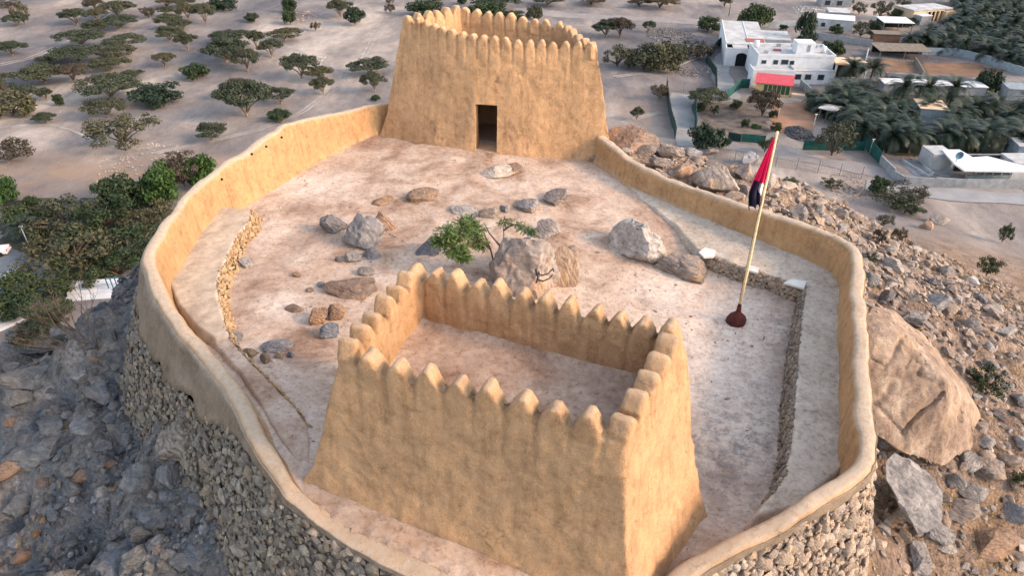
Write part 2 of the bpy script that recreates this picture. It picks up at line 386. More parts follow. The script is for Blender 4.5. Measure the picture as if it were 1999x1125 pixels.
M['block'] = m_plain('grey_concrete_block', (.27, .28, .29), .9, .2, 1.2, .2)
M['blueblock'] = m_plain('blue_grey_wall', (.24, .29, .32), .9, .2, 1.2, .2)
M['road'] = m_plain('gravel_track', (.26, .24, .23), .95, .15, .35, .3)
M['rut'] = m_plain('pale_wheel_rut', (.34, .31, .285), .95, .25, .4, .3)
M['roadgrey'] = m_plain('compacted_grey_track', (.28, .285, .29), .95, .13, .3, .3)
M['asphalt'] = m_plain('worn_asphalt', (.16, .18, .20), .9, .15, .5, .2)
M['gardensoil'] = m_plain('garden_soil', (.15, .12, .10), .95, .4, .5, .4)
M['orange'] = m_plain('orange_soil', (.36, .205, .13), .95, .22, .25, .3)
M['brownsoil'] = m_plain('brown_pen_soil', (.20, .12, .075), .95, .25, .3, .3)
M['darksoil'] = m_plain('dark_grove_floor', (.055, .058, .042), .95, .5, .3, .3)
M['lawn'] = m_plain('green_field', (.06, .085, .03), .95, .3, .6, .4)
M['thatch'] = m_plain('palm_thatch', (.20, .17, .135), .95, .3, 1.5, .4)
M['flag_red'] = m_plain('red_cloth', (.72, .012, .10), .75, .1, 3, .05)
M['flag_white'] = m_plain('white_cloth', (.78, .78, .78), .75, .08, 3, .05)
M['flag_black'] = m_plain('black_cloth', (.018, .014, .04), .75, .1, 3, .05)
M['flag_green'] = m_plain('green_cloth', (.01, .12, .05), .75, .1, 3, .05)
M['pole'] = m_plain('yellowed_wood_pole', (.66, .52, .31), .7, .15, 8, .1)
M['maroon'] = m_plain('maroon_painted_mound', (.085, .016, .014), .75, .4, 9, .9, .3)
M['crackdark'] = m_plain('dark_rock_fissure', (.06, .045, .035), .95, .2, 8, .1)
M['paint_dark'] = m_plain('dark_spray_paint', (.03, .035, .05), .7, .2, 8, .1)
M['paint_blue'] = m_plain('faded_blue_paint', (.06, .12, .19), .7, .2, 8, .1)
M['carpaint'] = m_plain('car_paint', (.70, .70, .70), .3, .03, 1, 0, .6)
M['carred'] = m_plain('car_lamp_red', (.4, .02, .02), .3, .03, 1, 0, .6)
M['rubber'] = m_plain('black_rubber', (.02, .02, .02), .8, .1, 4, 0)
M['slab'] = m_plain('white_stone_slab', (.66, .64, .60), .8, .12, 3, .2)
M['charcoal'] = m_plain('dark_gravel', (.10, .105, .115), .95, .35, 3, .6)

# ------------------------------------------------------------------ the fort in plan
def chaikin(P, it=2):
    P = np.asarray(P, float)
    for _ in range(it):
        q = P[:-1]*.75+P[1:]*.25; r = P[:-1]*.25+P[1:]*.75
        n = np.empty((2*len(q), P.shape[1])); n[0::2] = q; n[1::2] = r
        P = np.vstack([P[:1], n, P[-1:]])
    return P
def resample(P, step):
    dd = np.r_[0, np.cumsum(np.linalg.norm(np.diff(P[:, :2], axis=0), axis=1))]
    n = max(2, int(dd[-1]/step)+1); t = np.linspace(0, dd[-1], n)
    return np.stack([np.interp(t, dd, P[:, k]) for k in range(P.shape[1])], 1)
# photo x, photo y, top z, outer plaster depth
wall_nodes = [(785, 200, 1.3, .9), (735, 203, 1.45, .9), (690, 213, 1.55, .9), (640, 225, 1.75, .9), (590, 234, 2.05, .9), (548, 246, 2.25, .9), (510, 268, 2.2, .9), (470, 302, 2.0, .9),
 (425, 332, 1.9, .9), (373, 370, 2.0, .9), (329, 429, 2.1, .9), (293, 474, 2.05, 1.1), (290, 511, 1.9, 1.3), (302, 556, 1.8, 1.45), (329, 605, 1.65, 1.5), (366, 650, 1.5, 1.4),
 (405, 700, 1.4, 1.3), (445, 745, 1.35, 1.0), (475, 795, 1.25, .5), (500, 845, 1.15, .35), (528, 893, 1.0, .3), (552, 932, .85, .25), (575, 965, .62, .2),
 (605, 995, .5, .15), (655, 1031, .42, .12), (746, 1082, .35, .12), (826, 1118, .3, .12), (960, 1190, .1, .12), (1110, 1270, -.1, .12), (1210, 1240, 0, .12),
 (1290, 1160, .1, .12), (1340, 1112, .2, .15), (1400, 1080, .38, .2), (1470, 1043, .6, .22), (1554, 996, .82, .25), (1643, 942, .97, .25), (1697, 902, 1.02, .3), (1691, 833, 1.0, .3),
 (1683, 745, 1.0, .3), (1679, 655, 1.02, .3), (1675, 570, 1.05, .3), (1678, 492, 1.05, .35), (1648, 464, 1.05, .5), (1575, 438, .98, .5), (1490, 413, .85, .5), (1405, 387, .7, .5), (1320, 357, .62, .5),
 (1248, 323, .75, .5), (1208, 290, .9, .5), (1175, 265, 1.0, .5)]
WP = resample(chaikin([(*W(a, b, z), dz) for a, b, z, dz in wall_nodes], 2), .16)
poly = np.vstack([WP[:, :2], [[2.6, 36.6], [-2.6, 37.2]]])      # centre line of the wall, closed behind the far tower
def seg_dist(x, y, poly):
    best = np.full(x.shape, 1e9); inside = np.zeros(x.shape, bool); n = len(poly)
    for i in range(n):
        ax, ay = poly[i-1]; bx, by = poly[i]
        dx, dy = bx-ax, by-ay; L = dx*dx+dy*dy+1e-12
        t = np.clip(((x-ax)*dx+(y-ay)*dy)/L, 0, 1)
        best = np.minimum(best, (x-ax-t*dx)**2+(y-ay-t*dy)**2)
        c = ((ay > y) != (by > y)) & (x < dx*(y-ay)/(dy if dy else 1e-9)+ax)
        inside ^= c
    return np.where(inside, -1, 1)*np.sqrt(best)
poly_c = poly[::6]

# courtyard height (thin-plate-like interpolation of surveyed spots)
cpts = np.array([(-6, 34, 0), (-1.8, 32.8, .08), (4.9, 31.5, -.35), (7, 28, -.35), (-9.5, 29, 0), (-9, 20, .1), (-10.5, 23, .15), (-7, 15.5, .3), (-5.4, 12.5, .5), (0, 25, 0), (3, 28, -.1),
 (7.7, 19.5, -1.0), (7.3, 22.0, -.85), (9.0, 24.6, -.35), (5.5, 25.5, -.3), (9.5, 15, -1.15), (8.5, 12.5, -.75), (5.5, 11.5, -1.0), (4.2, 13.5, -.95), (0, 17, -.3), (-4, 19, .05), (3, 20, -.55), (-4.9, 10.6, .55),
 (-2.5, 9.2, .45), (0, 8, .2), (2.6, 7.4, 0), (4, 9.2, -.45), (6, 9.8, -.35), (-3, 15, .1), (1, 14, -.5), (12, 22.5, -.4), (-2, 29, .05)], float)
def rbf_fit(p):
    n = len(p); A = np.zeros((n+3, n+3)); D = np.linalg.norm(p[:, None, :2]-p[None, :, :2], axis=2)
    A[:n, :n] = np.sqrt(D*D+1); A[:n, n] = 1; A[:n, n+1:] = p[:, :2]; A[n:, :n] = A[:n, n:].T
    return np.linalg.solve(A, np.r_[p[:, 2], 0, 0, 0])
_cw = rbf_fit(cpts)
def cz(x, y):
    x = np.asarray(x, float); y = np.asarray(y, float)
    D = np.sqrt((x[..., None]-cpts[:, 0])**2+(y[..., None]-cpts[:, 1])**2+1)
    z = D@_cw[:-3]+_cw[-3]+_cw[-2]*x+_cw[-1]*y
    return z+.05*fbm(x*.7, y*.7, 0*x, 4, 5)+.018*fbm(x*3.1, y*3.1, 0*x, 3, 9)

# ------------------------------------------------------------------ terrain
PLAIN = -33.0
azk = np.array([-180, -150, -120, -90, -60, -35, -10, 20, 45, 60, 75, 100, 130, 155, 180], float)
dk = np.array([0, 1.2, 4, 8, 14, 22, 32, 45, 60, 80, 110], float)
prof = np.array([
 [-.6, -.9, -1.9, -4.3, -9.0, -17, -25, -33, -33, -33, -33],      # -180 west
 [-1.2, -1.7, -3.4, -6.0, -11, -18, -26, -33, -33, -33, -33],      # -150 south-west
 [-2.2, -2.8, -4.6, -7.6, -12.5, -19, -27, -32, -33, -33, -33],      # -120
 [-3, -3.6, -6, -9.5, -15, -21, -27, -32, -33, -33, -33],      # -90
 [-3.0, -3.4, -5.8, -9, -14, -20, -26, -31, -33, -33, -33],      # -60
 [-2.4, -3.0, -4.4, -6.6, -9.8, -14, -19, -25, -30, -33, -33],      # -35 south-east
 [-1.4, -1.8, -3.0, -4.8, -7.5, -11, -15.5, -21, -26.5, -31.5, -33],      # -10 east
 [-.9, -1.1, -2.0, -3.6, -6.4, -10, -14.5, -20, -26, -31.5, -33],      # 20
 [-.1, -.1, -.5, -1.6, -4.2, -8.5, -14.5, -21.5, -28, -33, -33],      # 45
 [.1, .1, -.2, -2.0, -6.5, -12.5, -20, -29, -33, -33, -33],      # 60
 [.1, .1, -.6, -3.5, -10, -18, -27, -33, -33, -33, -33],      # 75
 [-.5, -1, -4, -8, -15, -23, -31, -33, -33, -33, -33],      # 100
 [-1, -2, -5.5, -10, -17, -25, -32, -33, -33, -33, -33],      # 130
 [-1.0, -1.6, -4.0, -8, -14.5, -23, -31, -33, -33, -33, -33],      # 155
 [-.6, -.9, -1.9, -4.3, -9.0, -17, -25, -33, -33, -33, -33]])
def terrain_z(x, y):
    d = seg_dist(x, y, poly_c)
    az = np.degrees(np.arctan2(y-20.5, x-.5))
    # blend of profiles in azimuth
    i = np.clip(np.searchsorted(azk, az, side='right')-1, 0, len(azk)-2)
    f = (az-azk[i])/(azk[i+1]-azk[i]); f = f*f*(3-2*f)
    dd = np.clip(d, 0, 110-1e-6); j = np.clip(np.searchsorted(dk, dd, side='right')-1, 0, len(dk)-2)
    g = (dd-dk[j])/(dk[j+1]-dk[j])
    z0 = prof[i, j]*(1-g)+prof[i, j+1]*g; z1 = prof[i+1, j]*(1-g)+prof[i+1, j+1]*g
    z = z0*(1-f)+z1*f
    hill = np.clip((z-PLAIN)/6, 0, 1); hill = hill*hill*(3-2*hill)
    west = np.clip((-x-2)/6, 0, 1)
    amp = hill*np.clip(d/2.5, .15, 1)
    rid = 1-np.abs(fbm(x*.23+7, y*.23, 0*x, 4, 31))
    z = z+amp*((rid-.55)*(.35+.9*west)+(.2+.25*west)*fbm(x*.9, y*.9, 0*x, 4, 3)+west*.55*np.clip(fbm(x*.55+9, y*.55, 0*x, 4, 66)*1.6, -.2, .7)+west*.22*np.abs(fbm(x*1.5+x*.4, y*1.5, 0*x, 3, 67))+.05*fbm(x*2.6, y*2.6, 0*x, 3, 44))-.15*amp
    z = z+(1-hill)*(.55*fbm(x*.035, y*.05, 0*x, 3, 12)+.25*n3(x*.12, y*.17, 0*x, 77))
    z = np.where(d < 0, np.minimum(z, z0*0+np.maximum(-2.6, z+d*5)), z)
    z = np.where(d < -.6, -2.6, z)
    return z, d, hill, west
def axis(a, b, lo, hi, st):
    c = list(np.arange(a, b, st)); s = st; v = c[-1]
    while v < hi: s = min(s*1.07, 2.6) if v < 280 else s*1.25; v += s; c.append(v)
    s = st; v = a; L = []
    while v > lo: s = min(s*1.07, 2.6) if v > -230 else s*1.25; v -= s; L.append(v)
    return np.array(L[::-1]+c)
gx = axis(-30, 34, -1500, 1500, .2); gy = axis(3, 46, -400, 2200, .2)
GX, GY = np.meshgrid(gx, gy); GZ, GD, GH, GW = terrain_z(GX, GY)
def grid_faces(nx, ny):
    a = (np.arange(ny-1)[:, None]*nx+np.arange(nx-1)[None]).ravel()
    return np.stack([a, a+1, a+nx+1, a+nx], 1)
fc = grid_faces(len(gx), len(gy))
tm = mesh_np('ground', np.stack([GX.ravel(), GY.ravel(), GZ.ravel()], 1), fc.ravel(), np.full(len(fc), 4), [M['terrain']])
def set_attr(me, name, arr):
    a = me.attributes.new(name, 'FLOAT', 'POINT'); a.data.foreach_set('value', np.asarray(arr, np.float32).ravel())
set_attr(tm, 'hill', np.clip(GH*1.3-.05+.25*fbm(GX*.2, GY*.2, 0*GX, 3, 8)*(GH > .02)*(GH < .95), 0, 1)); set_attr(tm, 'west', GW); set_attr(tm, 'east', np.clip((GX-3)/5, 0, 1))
def blob(px, py, r, X=GX, Y=GY, ry=None, z=PLAIN):
    c = W(px, py, z); q = ((X-c[0])/r)**2+((Y-c[1])/(ry or r))**2
    return np.exp(-q)
orange = blob(120, 340, 24, ry=9)+.8*blob(330, 330, 14, ry=6)+.5*blob(30, 20, 30, ry=10)+.5*blob(1240, 215, 10)+.5*blob(1290, 130, 8)
set_attr(tm, 'orange', np.clip(orange, 0, 1))
tag(link('ground', tm), kind='structure')

def gz(x, y):
    i = int(np.clip(np.searchsorted(gx, x)-1, 0, len(gx)-2)); j = int(np.clip(np.searchsorted(gy, y)-1, 0, len(gy)-2))
    f = (x-gx[i])/(gx[i+1]-gx[i]); g = (y-gy[j])/(gy[j+1]-gy[j])
    return float((GZ[j, i]*(1-f)+GZ[j, i+1]*f)*(1-g)+(GZ[j+1, i]*(1-f)+GZ[j+1, i+1]*f)*g)
def gnorm(x, y, e=.35):
    return Vector((gz(x-e, y)-gz(x+e, y), gz(x, y-e)-gz(x, y+e), 2*e)).normalized()
def hit(px, py, zf=None, t0=8.0, tmax=700):
    r = ray(px, py); f = zf or gz; t = t0; last = t0
    while t < tmax:
        p = r*t
        if CH+p[2] < f(p[0], p[1]):
            a, b = last, t
            for _ in range(18):
                m_ = (a+b)/2; p = r*m_
                if CH+p[2] < f(p[0], p[1]): b = m_
                else: a = m_
            p = r*b; return (p[0], p[1], f(p[0], p[1]))
        last = t; t += .15+t*.004
    return W(px, py, PLAIN)
def phit(px, py):
    p = W(px, py, PLAIN); return (p[0], p[1], gz(p[0], p[1]))
czf = lambda x, y: float(cz(np.array([x]), np.array([y]))[0])
def chit(px, py):
    p = W(px, py, -.3)
    for _ in range(6): p = W(px, py, czf(p[0], p[1]))
    return p

# ------------------------------------------------------------------ courtyard ground
xs = np.arange(-13.5, 14, .11); ys = np.arange(5.5, 38, .11)
CX, CY = np.meshgrid(xs, ys); CD = seg_dist(CX, CY, poly_c); CZ = cz(CX, CY)
sub_ = (np.abs(CD) < 1.5)
sx_, sy_ = CX[sub_], CY[sub_]; dW = (sx_[:, None]-WP[None, ::3, 0])**2+(sy_[:, None]-WP[None, ::3, 1])**2
k_ = dW.argmin(1); zt_ = WP[::3, 2][k_]; dm_ = np.sqrt(dW.min(1))
CZ[sub_] = np.minimum(CZ[sub_], zt_-.03+np.clip(dm_-.2, 0, 2)*.5)
fcs = grid_faces(len(xs), len(ys)); keep = (CD.ravel()[fcs] < -.02).all(1)
used, inv = np.unique(fcs[keep], return_inverse=True)
V = np.stack([CX.ravel(), CY.ravel(), CZ.ravel()], 1)[used]
cm = mesh_np('courtyard_ground', V, inv.ravel(), np.full(keep.sum(), 4), [M['ground']])
def cb(px, py, rx, ry=None, z=-.2):
    c = W(px, py, z); return np.exp(-((V[:, 0]-c[0])/rx)**2-((V[:, 1]-c[1])/(ry or rx))**2)
pale = .95*cb(600, 365, 2.2, 1.8)+.9*cb(545, 610, .9, 1.1)+.9*cb(1400, 720, 2.2, 3.6, -1)+.6*cb(1300, 560, 1.5, 1.5, -.8)+.4*cb(560, 480, 1.6)+.45*cb(1150, 350, 2.5, 2)+.5*cb(1450, 600, 1.6, 2, -1)
lw = np.array([W(a, b, .4)[:2] for a, b in ((470, 690), (510, 760), (545, 830), (580, 890))])
for q_ in lw: pale = pale+.55*np.exp(-((V[:, 0]-q_[0])**2+(V[:, 1]-q_[1])**2)/.9)
brown = .8*cb(730, 290, 1.0)+.6*cb(520, 560, 1.2, 2)+.5*cb(600, 480, 1.6, .7)+.45*cb(760, 470, .9)+.5*cb(480, 480, .5, 2.)+.5*cb(1190, 470, .6)+.5*cb(560, 750, 1.3)
grey = 1.0*cb(1430, 880, 1.7, 2.2, -1)+.7*cb(1530, 640, .7, 2.2, -1)+.5*cb(1500, 760, 1.0, 2, -1)
set_attr(cm, 'pale', np.clip(pale, 0, 1)); set_attr(cm, 'brown', np.clip(brown, 0, 1)); set_attr(cm, 'grey', np.clip(grey, 0, 1))
tag(link('courtyard_ground', cm), kind='structure')

# ------------------------------------------------------------------ rock templates
def ico(sub):
    bm = bmesh.new(); bmesh.ops.create_icosphere(bm, subdivisions=sub, radius=1)
    V = np.array([v.co[:] for v in bm.verts]); Fs = np.array([[v.index for v in f.verts] for f in bm.faces]); bm.free(); return V, Fs
ICO = {k: ico(k) for k in (1, 2, 3, 4, 5)}
def rock_verts(seed, sub=3, cuts=9, rough=.22, dims=(1, 1, 1)):
    cuts = int(cuts*1.7)
    r = np.random.default_rng(seed); V, Fs = ICO[sub]; V = V.copy()
    for _ in range(cuts):
        n = r.normal(size=3); n /= np.linalg.norm(n); dd = r.uniform(.46, .80)
        k = V@n; m_ = k > dd; V[m_] -= np.outer((k[m_]-dd)*.93, n)
    o = r.uniform(0, 50, 3)
    nn = V/np.linalg.norm(V, axis=1, keepdims=True)
    dsp = rough*.36*fbm(V[:, 0]*1.6+o[0], V[:, 1]*1.6+o[1], V[:, 2]*1.6+o[2], 2, seed)
    if sub > 2: dsp = dsp-rough*.35*np.abs(fbm(V[:, 0]*4.2+o[1], V[:, 1]*4.2+o[2], V[:, 2]*4.2+o[0], 3, seed+5))
    if sub > 3: dsp = dsp-.05*np.abs(fbm(V[:, 0]*9+o[0], V[:, 1]*9, V[:, 2]*5+o[1], 3, seed+8))+.02*n3(V[:, 0]*2, V[:, 1]*2, V[:, 2]*14, seed)
    V = V+nn*dsp[:, None]
    V = V*np.array(dims)
    return V, Fs
rock_meshes = {}
def rock_mesh(seed, sub=3, mat='rock', cuts=9, rough=.22, dims=(1, 1, 1)):
    key = (seed, sub, mat, cuts, dims)
    if key not in rock_meshes:
        V, Fs = rock_verts(seed, sub, cuts, rough, dims)
        rock_meshes[key] = mesh_np('rock', V, Fs.ravel(), np.full(len(Fs), 3), [M[mat]], True, 24)
    return rock_meshes[key]
def scatter_mesh(name, P, Sc, mat, sub=1, ntemp=14, N=None, flatz=.7, parent=None, seed=0, sharp=40, rough=.25):
    """many small stones as ONE mesh; P (n,3) centres, Sc (n,) radii, N optional normals"""
    tv = [rock_verts(900+seed*50+k, sub, 7, rough) for k in range(ntemp)]
    n = len(P); out = []; fo = []; off = 0; r = np.random.default_rng(seed+99)
    for k in range(n):
        Vv, Fv = tv[r.integers(ntemp)]
        a = r.uniform(0, 6.28, 3); q = Matrix.Rotation(a[0], 3, 'Z')
        dims = np.array([r.uniform(.8, 1.35), r.uniform(.7, 1.1), r.uniform(.75, 1.05)*flatz])
        Rm = np.array(q)
        if N is not None:
            nz = Vector(N[k]).normalized(); tq = np.array(nz.to_track_quat('Z', 'Y').to_matrix()); Rm = tq@Rm
        else:
            Rm = Rm@np.array(Matrix.Rotation(r.normal()*.35, 3, 'X'))
        out.append((Vv*dims*Sc[k])@Rm.T+P[k]); fo.append(Fv+off); off += len(Vv)
    Vn = np.vstack(out); Fn = np.vstack(fo)
    me = mesh_np(name, Vn, Fn.ravel(), np.full(len(Fn), 3), [M[mat]], True, sharp)
    return link(name, me, parent)

# ------------------------------------------------------------------ perimeter wall
tang = np.gradient(WP[:, :2], axis=0); tang /= np.linalg.norm(tang, axis=1, keepdims=True)
# path runs from far left, down the left side, across the front, up the right: inside is on its left
NO = np.stack([-tang[:, 1], tang[:, 0]], 1)      # candidate normal
cen = np.array([0, 20.])
if ((WP[:, :2]+NO-cen)**2).sum() < ((WP[:, :2]-NO-cen)**2).sum(): NO = -NO
for _ in range(3): NO = np.vstack([NO[:1], (NO[:-2]+NO[1:-1]*2+NO[2:])/4, NO[-1:]]); NO /= np.linalg.norm(NO, axis=1, keepdims=True)
nW = len(WP)
arc = np.r_[0, np.cumsum(np.linalg.norm(np.diff(WP[:, :2], axis=0), axis=1))]
zin = cz(WP[:, 0]-NO[:, 0]*.3, WP[:, 1]-NO[:, 1]*.3)
half = .205+.035*fbm(arc*.45, 0*arc, 0*arc, 3, 91)
prof_pts = []
ztop = WP[:, 2]+.05*fbm(arc*.7, 0*arc, 0*arc, 4, 2)
zin = np.minimum(zin, ztop-.05)
rows = []
def rowp(off, z):
    rows.append(np.stack([WP[:, 0]+NO[:, 0]*off, WP[:, 1]+NO[:, 1]*off, z], 1))
hin = np.maximum(ztop-zin, .05)
for f in (-.25, 0, .06, .15, .3, .45, .6, .75, .87):
    flare = .16*np.exp(-np.maximum(f, 0)*7)*np.clip(hin, 0, 1)
    rowp(-(half+.10*(1-f)*np.clip(hin, 0, 1)+flare), zin+hin*f if f >= 0 else zin-.4)
rr = np.minimum(.13, hin*.4)
for a in (10, 35, 60, 80):
    rowp(-(half-.13+.13*math.cos(R(a))), ztop-rr+rr*math.sin(R(a)))
rowp(-half*.15, ztop+.012); rowp(half*.3, ztop)
for a in (80, 60, 35, 10): rowp(half-.13+.13*math.cos(R(a)), ztop-rr+rr*math.sin(R(a)))
pd = WP[:, 3]
pb = np.interp(WP[:, 0], [-9, -4, 2], [.42, .3, .12]); pdn = pd*(1+.22*fbm(arc*.9, 0*arc, 0*arc, 4, 93))
nin_ = len(rows)
for f in (.04, .15, .3, .5, .7, .85, 1.0): rowp(half+.02+pb*pdn*f, ztop-rr*.6-pdn*f)
rowp(half-.25, ztop-pd-rr*.6-.12)
RW = np.stack(rows, 0)       # (rows, n, 3)
rr_, nn_, _ = RW.shape
Vw = RW.reshape(-1, 3)
dn = .055*fbm(Vw[:, 0]*1.1, Vw[:, 1]*1.1, Vw[:, 2]*1.1, 4, 21)+.014*fbm(Vw[:, 0]*5, Vw[:, 1]*5, Vw[:, 2]*5, 3, 22)
ndir = np.repeat(NO[None], rr_, 0).reshape(-1, 2)
Vw[:, 0] += ndir[:, 0]*dn; Vw[:, 1] += ndir[:, 1]*dn; Vw[:, 2] += dn*.6
fw = grid_faces(nn_, rr_)
wallroot = empty('perimeter_wall', (0, 18, 0)); wallroot.location = (0, 0, 0)
tag(wallroot, 'rounded mud plastered parapet wall ringing the hilltop courtyard, on a rubble stone base', 'fort wall')
cut_ = (nin_-1)*(nn_-1)
mw = mesh_np('parapet', Vw, fw.ravel(), np.full(len(fw), 4), [M['mudwall']])
link('parapet', mesh_np('parapet', Vw[:nin_*nn_], fw[:cut_].ravel(), np.full(cut_, 4), [M['mudwall']]), wallroot)
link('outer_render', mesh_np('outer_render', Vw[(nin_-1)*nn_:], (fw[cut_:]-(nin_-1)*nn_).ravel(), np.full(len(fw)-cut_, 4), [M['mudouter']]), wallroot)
# stone base: backing + facing stones
zb = np.array([gz(WP[k, 0]+NO[k, 0]*1.3, WP[k, 1]+NO[k, 1]*1.3) for k in range(nW)])-.7
ztp = ztop-pd-rr*.6
zb = np.minimum(zb, ztp-.3)
batt = np.interp(WP[:, 0], [-9, -3, 2], [.42, .34, .2])
rows = []
for f in (0, .25, .5, .75, 1):
    z = ztp*(1-f)+zb*f; off = half-.07+pb*pd+batt*(ztp-z)
    rows.append(np.stack([WP[:, 0]+NO[:, 0]*off, WP[:, 1]+NO[:, 1]*off, z], 1))
RB = np.stack(rows, 0).reshape(-1, 3); fb_ = grid_faces(nW, 5)
mm = m_plain('mortar_and_gravel', (.20, .165, .135), .95, .35, 5, .8); M['mortar'] = mm
link('stone_backing', mesh_np('stone_backing', RB, fb_.ravel(), np.full(len(fb_), 4), [mm]), wallroot)
P_, S_, N_ = [], [], []
s_ = 2.0
vis_end = arc[-1]
while s_ < vis_end:
    k = int(np.searchsorted(arc, s_)); k = min(k, nW-1)
    dep = ztp[k]-zb[k]; y0 = rng.uniform(0, .12)
    # skip the unseen back stretches with coarse stones
    p = WP[k]; front = not (p[0] < -6 and p[1] > 21) and not (p[1] > 21 and p[0] > 4)
    step = .135 if front else .5
    while y0 < dep:
        sc = rng.choice([.06, .09, .125, .17, .24], p=[.26, .34, .24, .12, .04])*(1 if front else 2)*(1+.25*n3(np.array([s_*.4]), np.array([y0*.8]), np.array([0.]), 6)[0])
        off = half[k]-.04+pb[k]*pd[k]+batt[k]*y0+rng.normal()*.035
        js = rng.normal()*.06
        P_.append((WP[k, 0]+NO[k, 0]*off+tang[k, 0]*js, WP[k, 1]+NO[k, 1]*off+tang[k, 1]*js, ztp[k]-y0)); S_.append(sc)
        N_.append((NO[k, 0]+rng.normal()*.25, NO[k, 1]+rng.normal()*.25, .2+rng.normal()*.25))
        y0 += sc*1.15 if front else sc*1.6
    s_ += step
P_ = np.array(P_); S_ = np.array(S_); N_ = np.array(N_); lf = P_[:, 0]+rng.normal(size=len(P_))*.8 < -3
M['masonry_dark'] = m_rock('dark_rubble_masonry', (.13, .12, .105), (.25, .22, .18), (.39, .34, .28), 3.5, .45, island=True)  # darker, greyer stone of the left base, reused on one bench edge
scatter_mesh('stone_facing', P_[~lf], S_[~lf], 'masonry', 2, 16, N_[~lf], .62, wallroot, 1)
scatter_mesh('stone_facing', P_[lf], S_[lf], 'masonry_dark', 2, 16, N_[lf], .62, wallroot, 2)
# small vent holes in the left parapet
bvw = BVHTree.FromPolygons([v.co for v in mw.vertices], [list(p.vertices) for p in mw.polygons])
for px, py in ((432, 350), (491, 301), (519, 286), (549, 268)):
    hh_ = bvw.ray_cast(Vector((0, 0, CH)), Vector(ray(px, py)).normalized())
    if hh_[0] is not None:
        q = hh_[0]; m_ = MB(); m_.tube([q-hh_[1]*.05, q+hh_[1]*.006], [.05, .055], 7); m_.build('vent_hole', M['dark'], wallroot)

